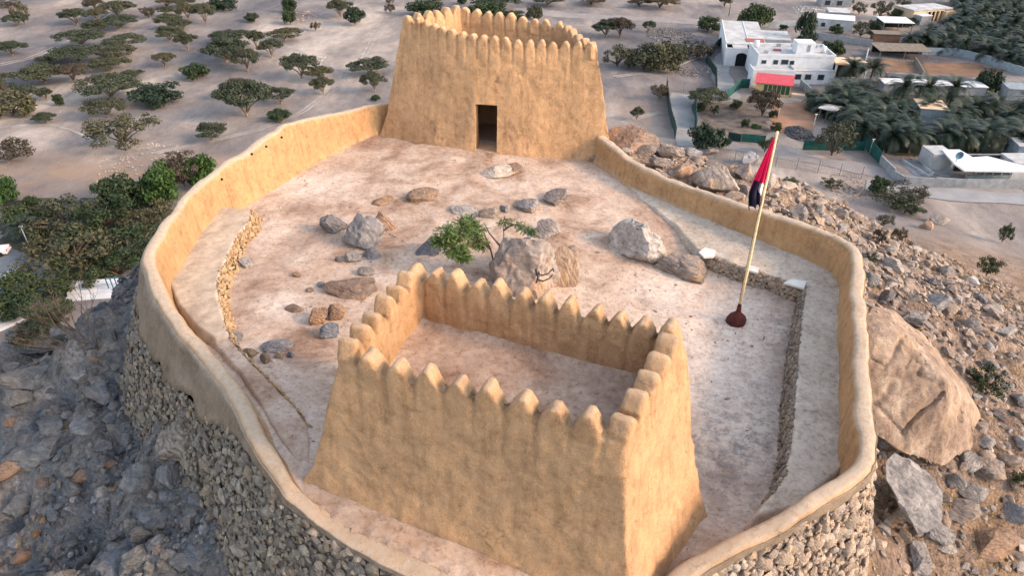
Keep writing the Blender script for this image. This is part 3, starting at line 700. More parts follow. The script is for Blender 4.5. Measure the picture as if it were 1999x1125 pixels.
# ------------------------------------------------------------------ mud towers
def mesh_arrays(me):
    V = np.empty(len(me.vertices)*3); me.vertices.foreach_get('co', V); V = V.reshape(-1, 3)
    sz = np.empty(len(me.polygons), np.int32); me.polygons.foreach_get('loop_total', sz)
    lv = np.empty(len(me.loops), np.int32); me.loops.foreach_get('vertex_index', lv)
    return V, sz, lv
def tower(rootname, label, base, top, thick, floor_z, sides, mh, voxel, door=None):
    """base/top: outer corner points, counter-clockwise seen from above; sides: per side (n merlons, start inset, end inset)"""
    n = len(top); base = [Vector(b) for b in base]; top = [Vector(t) for t in top]
    bm = bmesh.new()
    rings = []
    for f, fl, dz in ((-.18, .30, -1), (0, .22, 0), (.06, .13, 0), (.16, .05, 0), (.4, 0, 0), (.75, 0, 0), (1, 0, 0)):
        c = sum(base, Vector())/n; ring = []
        for b, t in zip(base, top):
            p = b.lerp(t, max(f, 0)); o = (b-c); o.z = 0; o.normalize(); p = p+o*fl
            if f < 0: p.z -= 1.0
            ring.append(bm.verts.new(p))
        rings.append(ring)
    for a, b in zip(rings[:-1], rings[1:]):
        for i in range(n):
            j = (i+1) % n; bm.faces.new((a[i], a[j], b[j])); bm.faces.new((a[i], b[j], b[i]))
    bm.faces.new(list(reversed(rings[0])))
    # inner offset polygon
    inn = []
    for i in range(n):
        p = top[i]; e1 = (p-top[i-1]); e1.z = 0; e1.normalize(); e2 = (top[(i+1) % n]-p); e2.z = 0; e2.normalize()
        n1 = Vector((-e1.y, e1.x, 0)); n2 = Vector((-e2.y, e2.x, 0)); m_ = (n1+n2); m_.normalize()
        inn.append(p+m_*(thick/max(.4, m_.dot(n1))))
    it = [bm.verts.new(p) for p in inn]
    ib = [bm.verts.new(Vector((p.x, p.y, floor_z))+(sum(inn, Vector())/n-p).to_2d().to_3d().normalized()*.12) for p in inn]
    T = rings[-1]
    for i in range(n):
        j = (i+1) % n
        bm.faces.new((T[i], T[j], it[j])); bm.faces.new((T[i], it[j], it[i]))
        bm.faces.new((it[i], it[j], ib[j])); bm.faces.new((it[i], ib[j], ib[i]))
    bm.faces.new(ib)
    mer = []      # merlon frames: centre on outer line, along, inward, spacing, z
    for i, (cnt, s0, s1) in enumerate(sides):
        a, b = top[i], top[(i+1) % n]; e = b-a; L = e.to_2d().length; eu = Vector((e.x, e.y, 0)).normalized(); nn = Vector((-eu.y, eu.x, 0))
        sp = (L-s0-s1)/cnt
        for k in range(cnt):
            u = s0+sp*(k+.5); z = a.z+(b.z-a.z)*u/L; c = Vector((a.x, a.y, 0))+eu*u; c.z = z
            mer.append((c, eu, nn, sp, mh*random.uniform(.84, 1.13)))
    for c, eu, nn, sp, h in mer:
        ww = sp*.5*random.uniform(.93, .99); prof2 = [(-ww, -.35), (ww, -.35), (ww*.99, .04*h), (ww*.93, .20*h), (ww*.62, .56*h), (ww*.32, .90*h), (ww*.20, 1.0*h), (-ww*.20, 1.0*h), (-ww*.32, .90*h), (-ww*.62, .56*h), (-ww*.93, .20*h), (-ww*.99, .04*h)]
        tl = random.uniform(-.07, .07); cx1 = random.uniform(-.06, .06)*sp
        lay = []
        for v, k in ((-.015, .95), (.06, 1.0), (thick-.04, 1.0), (thick+.03, .95)):
            lay.append([bm.verts.new(c+eu*(x*k+(tl*max(z, 0)*2+cx1*max(z, 0)/h))+nn*v+Vector((0, 0, z*(k if z > 0 else 1)))) for x, z in prof2])
        m_ = len(prof2)
        for a, b in zip(lay[:-1], lay[1:]):
            for q in range(m_):
                r_ = (q+1) % m_; bm.faces.new((a[q], a[r_], b[r_], b[q]))
        bm.faces.new(list(reversed(lay[0]))); bm.faces.new(lay[-1])
    bmesh.ops.recalc_face_normals(bm, faces=bm.faces)
    me = bpy.data.meshes.new('tmp'); bm.to_mesh(me); bm.free()
    o = bpy.data.objects.new('tmp', me); COL.objects.link(o)
    rm = o.modifiers.new('r', 'REMESH'); rm.mode = 'VOXEL'; rm.voxel_size = voxel
    sm = o.modifiers.new('s', 'SMOOTH'); sm.factor = .5; sm.iterations = 2
    dg = bpy.context.evaluated_depsgraph_get(); me2 = bpy.data.meshes.new_from_object(o.evaluated_get(dg))
    V, sz, lv = mesh_arrays(me2); N = np.empty(len(V)*3); me2.vertices.foreach_get('normal', N); N = N.reshape(-1, 3)
    dsp = .04*fbm(V[:, 0]*.6, V[:, 1]*.6, V[:, 2]*.6, 3, 41)+.022*fbm(V[:, 0]*2.6, V[:, 1]*2.6, V[:, 2]*2.6, 3, 42)-.03*np.clip(fbm(V[:, 0]*4.5, V[:, 1]*4.5, V[:, 2]*4.5, 3, 43)-.25, 0, 1)
    # grooves running down from each gap, on both faces
    for c, eu, nn, sp, h in mer:
        for sgn in (-1, 1):
            e = c+eu*(sgn*sp*.5)
            rel = V-np.array(e); u = rel@np.array(eu); v = rel@np.array(nn)
            ln = .9+.7*random.random()
            zf = np.clip(1+rel[:, 2]/ln, 0, 1)*(rel[:, 2] < .12)
            near = (np.abs(u) < .4) & (v > -1.0) & (v < thick+.35)
            dsp -= near*zf**1.5*np.exp(-(u/.055)**2)*.032
    V = V+N*dsp[:, None]
    me2.vertices.foreach_set('co', V.ravel()); me2.update()
    if door:
        o2 = bpy.data.objects.new('tmp2', me2); COL.objects.link(o2)
        for bx in door:
            cu = MB(); cu.box(bx[0], bx[1], bx[2]); co = cu.build('cut', [M['mud']])
            b_ = o2.modifiers.new('b', 'BOOLEAN'); b_.operation = 'DIFFERENCE'; b_.solver = 'EXACT'; b_.object = co
            dg = bpy.context.evaluated_depsgraph_get(); nm = bpy.data.meshes.new_from_object(o2.evaluated_get(dg))
            o2.modifiers.clear(); o2.data = nm; bpy.data.objects.remove(co)
        me2 = o2.data; bpy.data.objects.remove(o2)
        V, sz, lv = mesh_arrays(me2)
    bpy.data.objects.remove(o)
    st = np.r_[0, np.cumsum(sz)[:-1]]
    fcn = np.stack([np.add.reduceat(V[lv, k], st)/sz for k in range(3)], 1)
    owner = np.full(len(sz), -1)
    for k, (c, eu, nn, sp, h) in enumerate(mer):
        rel = fcn-np.array(c); u = rel@np.array(eu); v = rel@np.array(nn)
        s_ = (np.abs(u) <= sp*.5+.01) & (v > -.2) & (v < thick+.2) & (rel[:, 2] > .035) & (owner < 0)
        owner[s_] = k
    root = empty(rootname); tag(root, label, 'tower')
    ip = np.array([[p.x, p.y] for p in inn]); X, Y = np.meshgrid(np.arange(ip[:, 0].min()-.2, ip[:, 0].max()+.2, .12), np.arange(ip[:, 1].min()-.2, ip[:, 1].max()+.2, .12))
    D = seg_dist(X, Y, ip); kf = grid_faces(X.shape[1], X.shape[0]); kp = (D.ravel()[kf] < .12).all(1); us, iv = np.unique(kf[kp], return_inverse=True)
    Zf = floor_z+.10+.03*fbm(X*1.3, Y*1.3, 0*X, 4, 71)+.12*np.clip((D+.35)/.35, 0, 1)**2
    fm = mesh_np('floor', np.stack([X.ravel(), Y.ravel(), Zf.ravel()], 1)[us], iv.ravel(), np.full(kp.sum(), 4), [M['ground']])
    set_attr(fm, 'brown', .35+.3*fbm(X*.8, Y*.8, 0*X, 3, 72).ravel()[us]); link('floor', fm, root)
    fid = np.repeat(np.arange(len(sz)), sz)
    # stray high faces go with the nearest merlon, everything else is wall
    for k in list(range(len(mer)))+[-1]:
        mk = owner == k
        if not mk.any(): continue
        if k >= 0:      # keep one connected piece per merlon, the rest stays wall
            ids = np.flatnonzero(mk); near_ = np.abs((fcn[ids]-np.array(mer[k][0]))@np.array(mer[k][1])) > mer[k][3]*.5-.02
            low_ = near_ & ((fcn[ids, 2]-mer[k][0].z) < .05); owner[ids[low_]] = -1; mk = owner == k
        l = lv[mk[fid]]; us, iv = np.unique(l, return_inverse=True)
        pm = mesh_np('wall' if k < 0 else 'merlon', V[us], iv, sz[mk], [M['mud']], True, 50 if k < 0 else None)
        link('wall' if k < 0 else 'merlon', pm, root)
    return root

# near tower, corners: front left, front right, back right, back left
NTb = [W(606, 938, .55), W(1224, 1190, -.15), W(1368, 1012, -1.05), (-3.0, 15.2, -.3)]
NTt = [W(655, 716, 4.0), W(1220, 872, 4.0), W(1337, 664, 4.0), W(801, 533, 4.0)]
th = .36
near_tower = tower('near_tower', 'open-topped mud brick tower nearest the camera, crowned with pointed merlons', NTb, NTt, th, 2.85,
    [(8, th*1.25, th*1.1), (5, 0, th*.9), (12, 0, 0), (6, th*.9, 0)], .47, .045)
# far tower, corners: front left, front bend, front right, back right, back left
FTb = [W(748, 268, -.1), W(850, 284, .02), W(922, 292, .08), W(1010, 299, .05), W(1110, 310, -.2), W(1196, 322, -.45), (3.9, 37.6, -.5), (-3.6, 39.2, -.3)]
FTt = [W(783, 44, 5.6), W(872, 69, 5.28), W(930, 84, 5.05), W(1000, 93, 4.93), W(1090, 97, 4.9), W(1168, 101, 4.9), (2.75, 36.1, 5.0), (-2.75, 37.6, 5.55)]
dc = phit  # placeholder
a_ = Vector(FTb[1]); 
dl = W(929, 291, .08); dr = W(971, 293, .08)
ux = Vector((dr[0]-dl[0], dr[1]-dl[1], 0)); dw = ux.length; dang = math.atan2(ux.y, ux.x); nin = Vector((-ux.y, ux.x, 0)).normalized()
dcx = (dl[0]+dr[0])/2; dcy = (dl[1]+dr[1])/2
doorbox = ((dcx+nin.x*.2, dcy+nin.y*.2, .05+1.12), (dw, 2.0, 2.24), dang)
room = ((dcx+nin.x*2.5, dcy+nin.y*2.5, .0+1.2), (4.2, 3.2, 2.5), dang)
far_tower = tower('far_tower', 'mud brick tower at the far end of the courtyard, with a dark doorway', FTb, FTt, .34, 3.4,
    [(5, .1, 0), (3, 0, 0), (3, 0, 0), (4, 0, 0), (3, 0, .1), (5, 0, .1), (9, .1, .1), (6, .1, 0)], .35, .05, [doorbox, room])

# ------------------------------------------------------------------ benches
def slab_mesh(name, px_poly, ztopf, depth, mat, parent=None, rz=.05):
    P = np.array([W(a, b, ztopf)[:2] for a, b in px_poly])
    x0, y0 = P.min(0)-.2; x1, y1 = P.max(0)+.2
    X, Y = np.meshgrid(np.arange(x0, x1, .05), np.arange(y0, y1, .05)); D = seg_dist(X, Y, P)
    Z = ztopf+.035*fbm(X*1.2, Y*1.2, 0*X, 4, 61)
    # edges roll down to the ground
    f = np.clip((D+.05)/.12, 0, 1); Z = Z-f*f*depth
    k = grid_faces(X.shape[1], X.shape[0]); kp = (D.ravel()[k] < .12).all(1)
    us, iv = np.unique(k[kp], return_inverse=True); Vv = np.stack([X.ravel(), Y.ravel(), Z.ravel()], 1)[us]
    return link(name, mesh_np(name, Vv, iv.ravel(), np.full(kp.sum(), 4), [M[mat]]), parent)
def edge_stones(name, line_px, z, h, mat, parent, seed, size=(.06, .13), inward=0, batt_=.12):
    L = resample(np.array([W(a, b, z)[:3] for a, b in line_px], float), .10)
    t = np.gradient(L[:, :2], axis=0); t /= np.linalg.norm(t, axis=1, keepdims=True); P, Sc, N = [], [], []
    for k in range(len(L)):
        g = czf(L[k, 0], L[k, 1]); top = z-.02; y = top
        nn_ = np.array([t[k, 1], -t[k, 0]])*inward
        while y > g-.05:
            sc = rng.uniform(*size); P.append((L[k, 0]+nn_[0]*(.02+batt_*(top-y))+rng.normal()*.02, L[k, 1]+nn_[1]*(.02+batt_*(top-y))+rng.normal()*.02, y-sc*.4)); Sc.append(sc)
            N.append((nn_[0]+rng.normal()*.3, nn_[1]+rng.normal()*.3, .3)); y -= sc*1.35
    return scatter_mesh(name, np.array(P), np.array(Sc), mat, 2, 12, np.array(N), .7, parent, seed)
lb = empty('stone_bench'); tag(lb, 'curved raised bench along the left parapet, tan top with a crumbling golden stone edge', 'bench')
lin = [(492, 408), (488, 432), (462, 463), (441, 508), (424, 549), (427, 582), (439, 627), (449, 655)]
slab_mesh('bench_top', [(395, 404), (440, 402)]+lin+[(420, 662), (385, 640), (345, 590), (325, 540), (335, 490), (360, 440)], .63, .35, 'benchtan', lb)
edge_stones('stone_edge', lin, .62, .5, 'masonry_gold', lb, 3, (.06, .13), -1, .55)
lowline = [(452, 664), (476, 692), (505, 722), (540, 757), (572, 792), (602, 832)]
slab_mesh('lower_walk', lowline+[(606, 905), (575, 900), (540, 850), (505, 785), (470, 730), (425, 680), (410, 660)], .52, .28, 'ground', lb)
edge_stones('walk_edge', lowline, .53, .3, 'masonry_gold', lb, 6, (.05, .10), -1, .4)
rb = empty('stone_bench'); tag(rb, 'L-shaped raised bench behind the flagpole, whitish top with a dark stone edge', 'bench')
rin1 = [(1366, 490), (1410, 507), (1470, 528), (1520, 543), (1572, 560)]; rin2 = [(1572, 560), (1564, 620), (1556, 717), (1546, 857), (1531, 927), (1512, 960)]
slab_mesh('bench_top', rin1+rin2[1:]+[(1470, 1010), (1560, 985), (1660, 900), (1672, 700), (1668, 560), (1665, 520), (1560, 480), (1400, 425), (1300, 375), (1225, 325), (1205, 335), (1250, 385), (1320, 440), (1345, 470)], -.22, .3, 'bench', rb)
edge_stones('stone_edge', rin1, -.22, .6, 'masonry', rb, 4, (.08, .15), 1, .25)
edge_stones('stone_edge', rin2, -.22, .6, 'masonry_dark', rb, 5, (.07, .12), 1, .2)
def slab(px_poly, z, parent):
    m_ = MB(); m_.prism([W(a, b, z)[:2] for a, b in px_poly], z-.07, z); o = m_.build('cap_slab', M['slab'], parent); return o
slab([(1364, 492), (1376, 483), (1398, 489), (1394, 501), (1374, 502)], -.13, rb)
slab([(1455, 525), (1462, 517), (1482, 523), (1480, 533)], -.13, rb)
slab([(1530, 552), (1545, 545), (1574, 549), (1570, 563)], -.13, rb)

# ------------------------------------------------------------------ boulders lying in the courtyard
def courtyard_rock(px, py, wpx, hpx, mat, label, seed, dims=(1, .8, .8), rot=None, cuts=9, name='boulder', sub=4, sink=.3, zoff=0, cat='rock'):
    p = chit(px, py); s = mpp(p); wd = wpx*s/2; hh = hpx*s
    h = max(.05, (hh-wd*.5)/1.15)          # vertical height from the picture height
    me = rock_mesh(seed, sub, mat, cuts, .22, dims)
    o = link(name, me); o.location = (p[0], p[1]+wd*.35, p[2]+h*.5*(1-sink)+zoff-.10*h)
    o.scale = (wd*1.42/dims[0], wd*1.12/dims[1], max(h*1.08, wd*.52)/dims[2]); o.rotation_euler = (0, 0, rot if rot is not None else 0)
    tag(o, label, cat); return o
big_pale = courtyard_rock(708, 478, 80, 92, 'rock_grey', 'tall pale grey boulder with a jagged top, the biggest rock left of the little tree', 11, cuts=10)
courtyard_rock(655, 452, 48, 44, 'rock_grey', 'dark pointed grey rock touching the left side of the tall pale boulder', 12)
courtyard_rock(750, 448, 34, 48, 'rock_brown', 'narrow dark brown rock leaning behind the tall pale boulder on its right', 13)
courtyard_rock(692, 510, 30, 24, 'rock_grey', 'small round grey stone just below the tall pale boulder', 14)
courtyard_rock(728, 505, 38, 30, 'rock_grey', 'squat dark grey stone with an orange right side below the tall pale boulder', 15)
courtyard_rock(714, 536, 36, 26, 'rock_grey', 'flat-topped grey block lowest of the stones below the tall pale boulder', 16)
courtyard_rock(661, 512, 14, 13, 'rock_grey', 'pebble-sized grey stone alone to the left of the flat-topped block', 17, name='stone')
courtyard_rock(690, 577, 90, 34, 'rock_brown', 'broad low reddish brown rock nearest the back left corner of the near tower', 18)
courtyard_rock(620, 630, 46, 40, 'rock_brown', 'left half of a split orange brown boulder left of the near tower', 19)
courtyard_rock(655, 625, 36, 42, 'rock_brown', 'right half of a split orange brown boulder left of the near tower', 20)
courtyard_rock(638, 658, 42, 34, 'rock_blue', 'blue grey rock tucked against the outer left side of the near tower', 21)
courtyard_rock(575, 609, 28, 18, 'rock_brown', 'single wedge of brown stone lying on the white chalky patch', 22, name='stone')
courtyard_rock(546, 685, 62, 26, 'rock_grey', 'long low pale rock near the end of the left bench walk', 23)
courtyard_rock(430, 669, 62, 26, 'rock_grey', 'grey layered slab like a log at the lower end of the curved bench', 24, rot=-.25)
courtyard_rock(490, 695, 26, 20, 'rock_brown', 'small tan stone between the log-like slab and the long low rock', 25, name='stone')
courtyard_rock(520, 708, 20, 24, 'rock_brown', 'small upright orange stone standing below the long low rock', 26, name='stone')
courtyard_rock(567, 697, 16, 14, 'rock_blue', 'tiny blue grey cube of stone at the right end of the long low rock', 27, name='stone')
courtyard_rock(541, 699, 15, 11, 'rock_brown', 'tiny orange stone in front of the long low rock', 28, name='stone')
courtyard_rock(478, 520, 32, 24, 'rock_pale', 'smooth pale grey stone at the foot of the golden bench edge', 29, name='stone')
courtyard_rock(579, 540, 16, 14, 'rock_brown', 'small brown stone alone in the middle of the left courtyard', 30, name='stone')
courtyard_rock(603, 569, 18, 11, 'rock_brown', 'small reddish stone left of the broad low reddish rock', 31, name='stone')
courtyard_rock(627, 560, 17, 12, 'rock_grey', 'small purplish stone right beside the small reddish stone', 32, name='stone')
courtyard_rock(748, 396, 38, 15, 'rock_brown', 'flat orange-edged outcrop farthest left in the middle of the courtyard', 33)
courtyard_rock(828, 390, 54, 28, 'rock_brown', 'low tan outcrop with a sunlit right side, between the door and the tall pale boulder', 34)
courtyard_rock(966, 345, 60, 34, 'rock_pale', 'flat cream rock outcrop in front of the far tower doorway', 35)
courtyard_rock(998, 338, 42, 26, 'rock_brown', 'brown flaky outcrop to the right of the cream rock by the doorway', 36)
courtyard_rock(957, 424, 36, 28, 'rock_grey', 'upright grey rock behind the crown of the little tree', 37)
courtyard_rock(986, 414, 18, 22, 'rock_grey', 'thin grey stone squeezed between two rocks behind the little tree', 38, name='stone')
courtyard_rock(1026, 411, 56, 36, 'rock', 'two-tone boulder, grey on the left and orange on the right, behind the little tree', 39)
courtyard_rock(1036, 416, 14, 15, 'rock_grey', 'small dark stone against the foot of the two-tone boulder', 40, name='stone')
courtyard_rock(1087, 396, 50, 34, 'rock', 'rock farthest right and farthest back in the row behind the little tree', 41)
courtyard_rock(905, 414, 46, 16, 'rock_pale', 'flat whitish rock above the left crown of the little tree', 42)
courtyard_rock(1064, 464, 46, 44, 'rock_grey', 'grey pyramid-shaped rock above the large painted boulder', 43)
courtyard_rock(842, 495, 52, 50, 'rock_blue', 'blue grey rock half hidden by the left edge of the little tree', 44)
courtyard_rock(1114, 494, 20, 22, 'rock', 'small stone at the upper right of the large painted boulder', 45, name='stone')
courtyard_rock(1012, 332, 10, 7, 'rock_brown', 'small dark stone beside the brown flaky outcrop near the far tower', 46, name='stone')
bigb = courtyard_rock(1036, 562, 140, 146, 'rock_warm', 'largest courtyard boulder, grey topped with an orange front and a dark painted scrawl', 47, cuts=8, sub=5)
splitb = courtyard_rock(1092, 556, 60, 104, 'rock_warm', 'tall orange sunlit slab split off the right side of the largest courtyard boulder', 48, cuts=8)
blueb = courtyard_rock(1252, 500, 98, 88, 'rock_blue', 'large pale blue grey boulder with blue lettering smeared on its top', 50, cuts=7, sub=5)
blueb.data = blueb.data.copy(); blueb.data.materials[0] = M['rock_pale']
courtyard_rock(1335, 538, 98, 56, 'rock', 'low wide brown boulder at the end of the right bench, beside the blue lettered boulder', 51, cuts=9, sub=5)
# many small loose pebbles (nobody could count them)
x = rng.uniform(-11, 12, 60000); y = rng.uniform(8, 34, 60000); dw_ = -seg_dist(x, y, poly_c)
pr_ = .10+.75*n3(x*.5, y*.5, 0*x, 4)+.45*np.exp(-(dw_-.7)*2.5)
for o in [o for o in bpy.data.objects if o.name.startswith('boulder')]:
    q2 = (x-o.location.x)**2+(y-o.location.y)**2; rd = max(o.scale[0], .3)*1.5; pr_ = pr_+.55*np.exp(-q2/rd**2)
kk_ = (rng.random(60000)*7 < pr_) & (dw_ > .6); x = x[kk_][:6500]; y = y[kk_][:6500]
pp = np.stack([x, y, cz(x, y)], 1); ss = rng.choice([.014, .024, .038, .06, .09], p=[.40, .34, .18, .065, .015], size=len(x))
peb = scatter_mesh('pebbles', np.array(pp), np.array(ss), 'scree', 1, 10, None, .7, None, 7); tag(peb, kind='stuff', label='loose pebbles strewn over the courtyard ground', cat='pebbles')

def bvh_of(o):
    bpy.context.view_layer.update(); mw = o.matrix_world
    return BVHTree.FromPolygons([mw@v.co for v in o.data.vertices], [list(p.vertices) for p in o.data.polygons])
def strokes(rock, lines, mat, rad, name):
    bv = bvh_of(rock); org = Vector((0, 0, CH)); mwi = rock.matrix_world.inverted()
    for L in lines:
        pts = []; mb = MB()
        for k in range(len(L)-1):
            for f in np.linspace(0, 1, 5)[:-1 if k < len(L)-2 else 5]:
                px = L[k][0]*(1-f)+L[k+1][0]*f; py = L[k][1]*(1-f)+L[k+1][1]*f
                h = bv.ray_cast(org, Vector(ray(px, py)).normalized())
                if h[0] is not None: pts.append(h[0]+h[1]*.002)
        if len(pts) > 1: mb.tube(pts, rad, 5); o = mb.build(name, M[mat]); o.data.transform(mwi); o.parent = rock
strokes(bigb, [[(1046, 525), (1050, 540), (1047, 552)], [(1048, 532), (1058, 538), (1070, 534), (1079, 524), (1081, 530)], [(1050, 546), (1060, 549), (1072, 544), (1078, 536)], [(1052, 530), (1047, 537)]], 'paint_dark', .032, 'painted_scrawl')
strokes(blueb, [[(1232, 424), (1235, 430), (1233, 434)], [(1238, 432), (1246, 434), (1252, 431)], [(1247, 424), (1249, 430)], [(1241, 440), (1250, 442), (1256, 438)], [(1236, 436), (1241, 438)], [(1250, 446), (1254, 449)], [(1243, 447), (1247, 448)]], 'paint_blue', .018, 'painted_lettering')

# ------------------------------------------------------------------ little courtyard tree
tr = empty('small_acacia'); tag(tr, 'small green feathery acacia leaning left over the ground beside the largest courtyard boulder', 'tree')
tb = chit(962, 533)
def along(px, py, dy):      # a point dy metres behind the trunk foot that shows at this photo place
    r = ray(px, py); t = (tb[1]+dy)/r[1]; return Vector((r[0]*t, r[1]*t, CH+r[2]*t))
mb = MB(); base = Vector(tb)-Vector((0, 0, .15))
limbs = [[base, along(962, 505, .05), along(957, 485, .0), along(935, 470, -.1), along(905, 460, -.2), along(872, 455, -.2)],
 [base+Vector((.04, 0, 0)), along(967, 500, .1), along(976, 480, .25), along(984, 462, .3), along(982, 440, .4), along(988, 432, .4)],
 [along(983, 450, .35), along(1000, 438, .4), along(1018, 440, .4), along(1036, 450, .35)],
 [along(957, 487, .0), along(945, 455, .3), along(925, 440, .5), along(895, 432, .6)],
 [along(940, 473, -.1), along(915, 478, -.4), along(885, 482, -.5)], [along(976, 480, .25), along(955, 455, .5), along(945, 435, .6)]]
for L in limbs: mb.tube(L, np.linspace(.038, .010, len(L)), 6)
mb.build('trunk', M['bark'], tr, True)
def twig_crown(centers, n, rnd, leafmat, parent, seed, name='crown'):
    r = np.random.default_rng(seed); V = []; Fs = []; k = 0
    for _ in range(n):
        c, rad, flat = centers[r.integers(len(centers))]
        dvec = r.normal(size=3); dvec /= np.linalg.norm(dvec); rr = rad*r.random()**.45
        p = np.array(c)+dvec*rr*np.array([1, 1, flat])
        L = r.uniform(.12, .30)*rnd; dr = dvec*.6+np.array([r.normal()*.5, r.normal()*.5, r.normal()*.4-.25]); dr /= np.linalg.norm(dr)
        sd = np.cross(dr, r.normal(size=3)); sd /= np.linalg.norm(sd); wv = .011*rnd
        # a twig with pairs of leaflets
        for q in range(7):
            a = p+dr*L*q/7
            for s in (-1, 1):
                e = a+sd*s*L*.16+dr*L*.10
                V += [a, a+dr*wv*1.8, e+dr*wv*1.6, e-dr*wv*.2]; Fs.append((k, k+1, k+2, k+3)); k += 4
    V = np.array(V); Fs = np.array(Fs)
    return link(name, mesh_np(name, V, Fs.ravel(), np.full(len(Fs), 4), [M[leafmat]], False), parent)
cs = [(along(872, 455, -.2), .42, .6), (along(900, 450, 0), .5, .65), (along(895, 475, -.35), .45, .6), (along(925, 450, .2), .42, .6), (along(912, 435, .4), .38, .5), (along(935, 475, -.1), .3, .7), (along(885, 490, -.5), .36, .5), (along(860, 470, -.3), .3, .5), (along(905, 500, -.5), .25, .5)]
twig_crown([(np.array(c), r_*.9, f) for c, r_, f in cs], 1900, .9, 'leaf_fern', tr, 5)
cs = [(along(985, 433, .4), .22, .45), (along(1005, 437, .4), .24, .35), (along(1025, 445, .4), .2, .35), (along(1038, 452, .35), .12, .4)]
twig_crown([(np.array(c), r_, f) for c, r_, f in cs], 230, .8, 'leaf_fern', tr, 6)

# ------------------------------------------------------------------ flagpole
fb = W(1437, 628, -1.0); fb = (fb[0], fb[1], czf(fb[0], fb[1]))
fp = empty('flagpole', fb); tag(fp, 'yellow wooden flagpole standing in a dark red plaster mound', 'flagpole')
mb = MB(); seg = 20; prf = [(.33, -.1), (.34, .02), (.335, .12), (.29, .24), (.20, .34), (.115, .42), (.08, .50), (.075, .62), (.07, .70), (.0, .71)]
V = []; r_ = np.random.default_rng(3)
for rad, z in prf:
    for k in range(seg):
        a = 2*math.pi*k/seg; q = rad*(1+.06*math.sin(3*a+z*5)+r_.normal()*.012); V.append((q*math.cos(a), q*math.sin(a)*.9, z))
Fs = [(i*seg+k, i*seg+(k+1) % seg, (i+1)*seg+(k+1) % seg, (i+1)*seg+k) for i in range(len(prf)-1) for k in range(seg)]
mb.add(V, Fs); mb.build('mound', M['maroon'], fp, True, None)
HP = 6.88
mb = MB(); mb.tube([(0, 0, .4), (.01, 0, 2), (-.005, 0, 4), (.0, 0, HP)], [.052, .048, .044, .038], 10); mb.build('pole', M['pole'], fp, True)
mb = MB(); mb.tube([(0, 0, .69), (0, 0, .80)], [.062, .058], 10); mb.build('collar', M['maroon'], fp, True)
mb = MB(); mb.tube([(-.05, 0, .9), (-.055, 0, 3), (-.05, 0, HP-.1)], [.006]*3, 4); mb.build('halyard', M['rubber'], fp)
fl = empty('flag', (fb[0], fb[1], fb[2])); tag(fl, 'limp flag in red, white, green and black hanging from the top of the pole', 'flag')
# hanging cloth: rows go down from the hoist top; columns away from the pole, in folds
Z1, Z0 = HP-.22, HP-2.35
nr, nc = 44, 26; V = np.zeros((nr, nc, 3))
for i in range(nr):
    t = i/(nr-1); z = Z1+(Z0-Z1)*t
    wdt = .04+.40*min(1, t*1.35)**.9*(1-.25*max(0, t-.8)/.2)
    for j in range(nc):
        s = j/(nc-1)
        V[i, j] = (-.045-wdt*s+.03*math.sin(s*9+t*4)*t, -.02+.10*math.sin(s*15+t*2.5)*(.25+t)*.8+.04*math.sin(s*31-t*5)*t, z-.16*s*t-.04*math.cos(s*14)*t)
def cloth(name, mat, test):
    Vv = V.reshape(-1, 3); Fl = []
    for i in range(nr-1):
        for j in range(nc-1):
            if test(i/(nr-1), j/(nc-1)): Fl.append((i*nc+j, i*nc+j+1, (i+1)*nc+j+1, (i+1)*nc+j))
    Fl = np.array(Fl); us, iv = np.unique(Fl, return_inverse=True)
    o = link(name, mesh_np(name, Vv[us], iv.ravel(), np.full(len(Fl), 4), [M[mat]]), fl)
    sd = o.modifiers.new('s', 'SOLIDIFY'); sd.thickness = .006
red = lambda t, s: t < .66-.10*s or (s > .93 and t < .75)
whi = lambda t, s: not red(t, s) and s < .34 and t < .86-s*.3
gre = lambda t, s: not red(t, s) and not whi(t, s) and s > .90 and t < .86
cloth('red_band', 'flag_red', red); cloth('white_band', 'flag_white', whi); cloth('green_band', 'flag_green', gre)
cloth('black_band', 'flag_black', lambda t, s: not red(t, s) and not whi(t, s) and not gre(t, s))

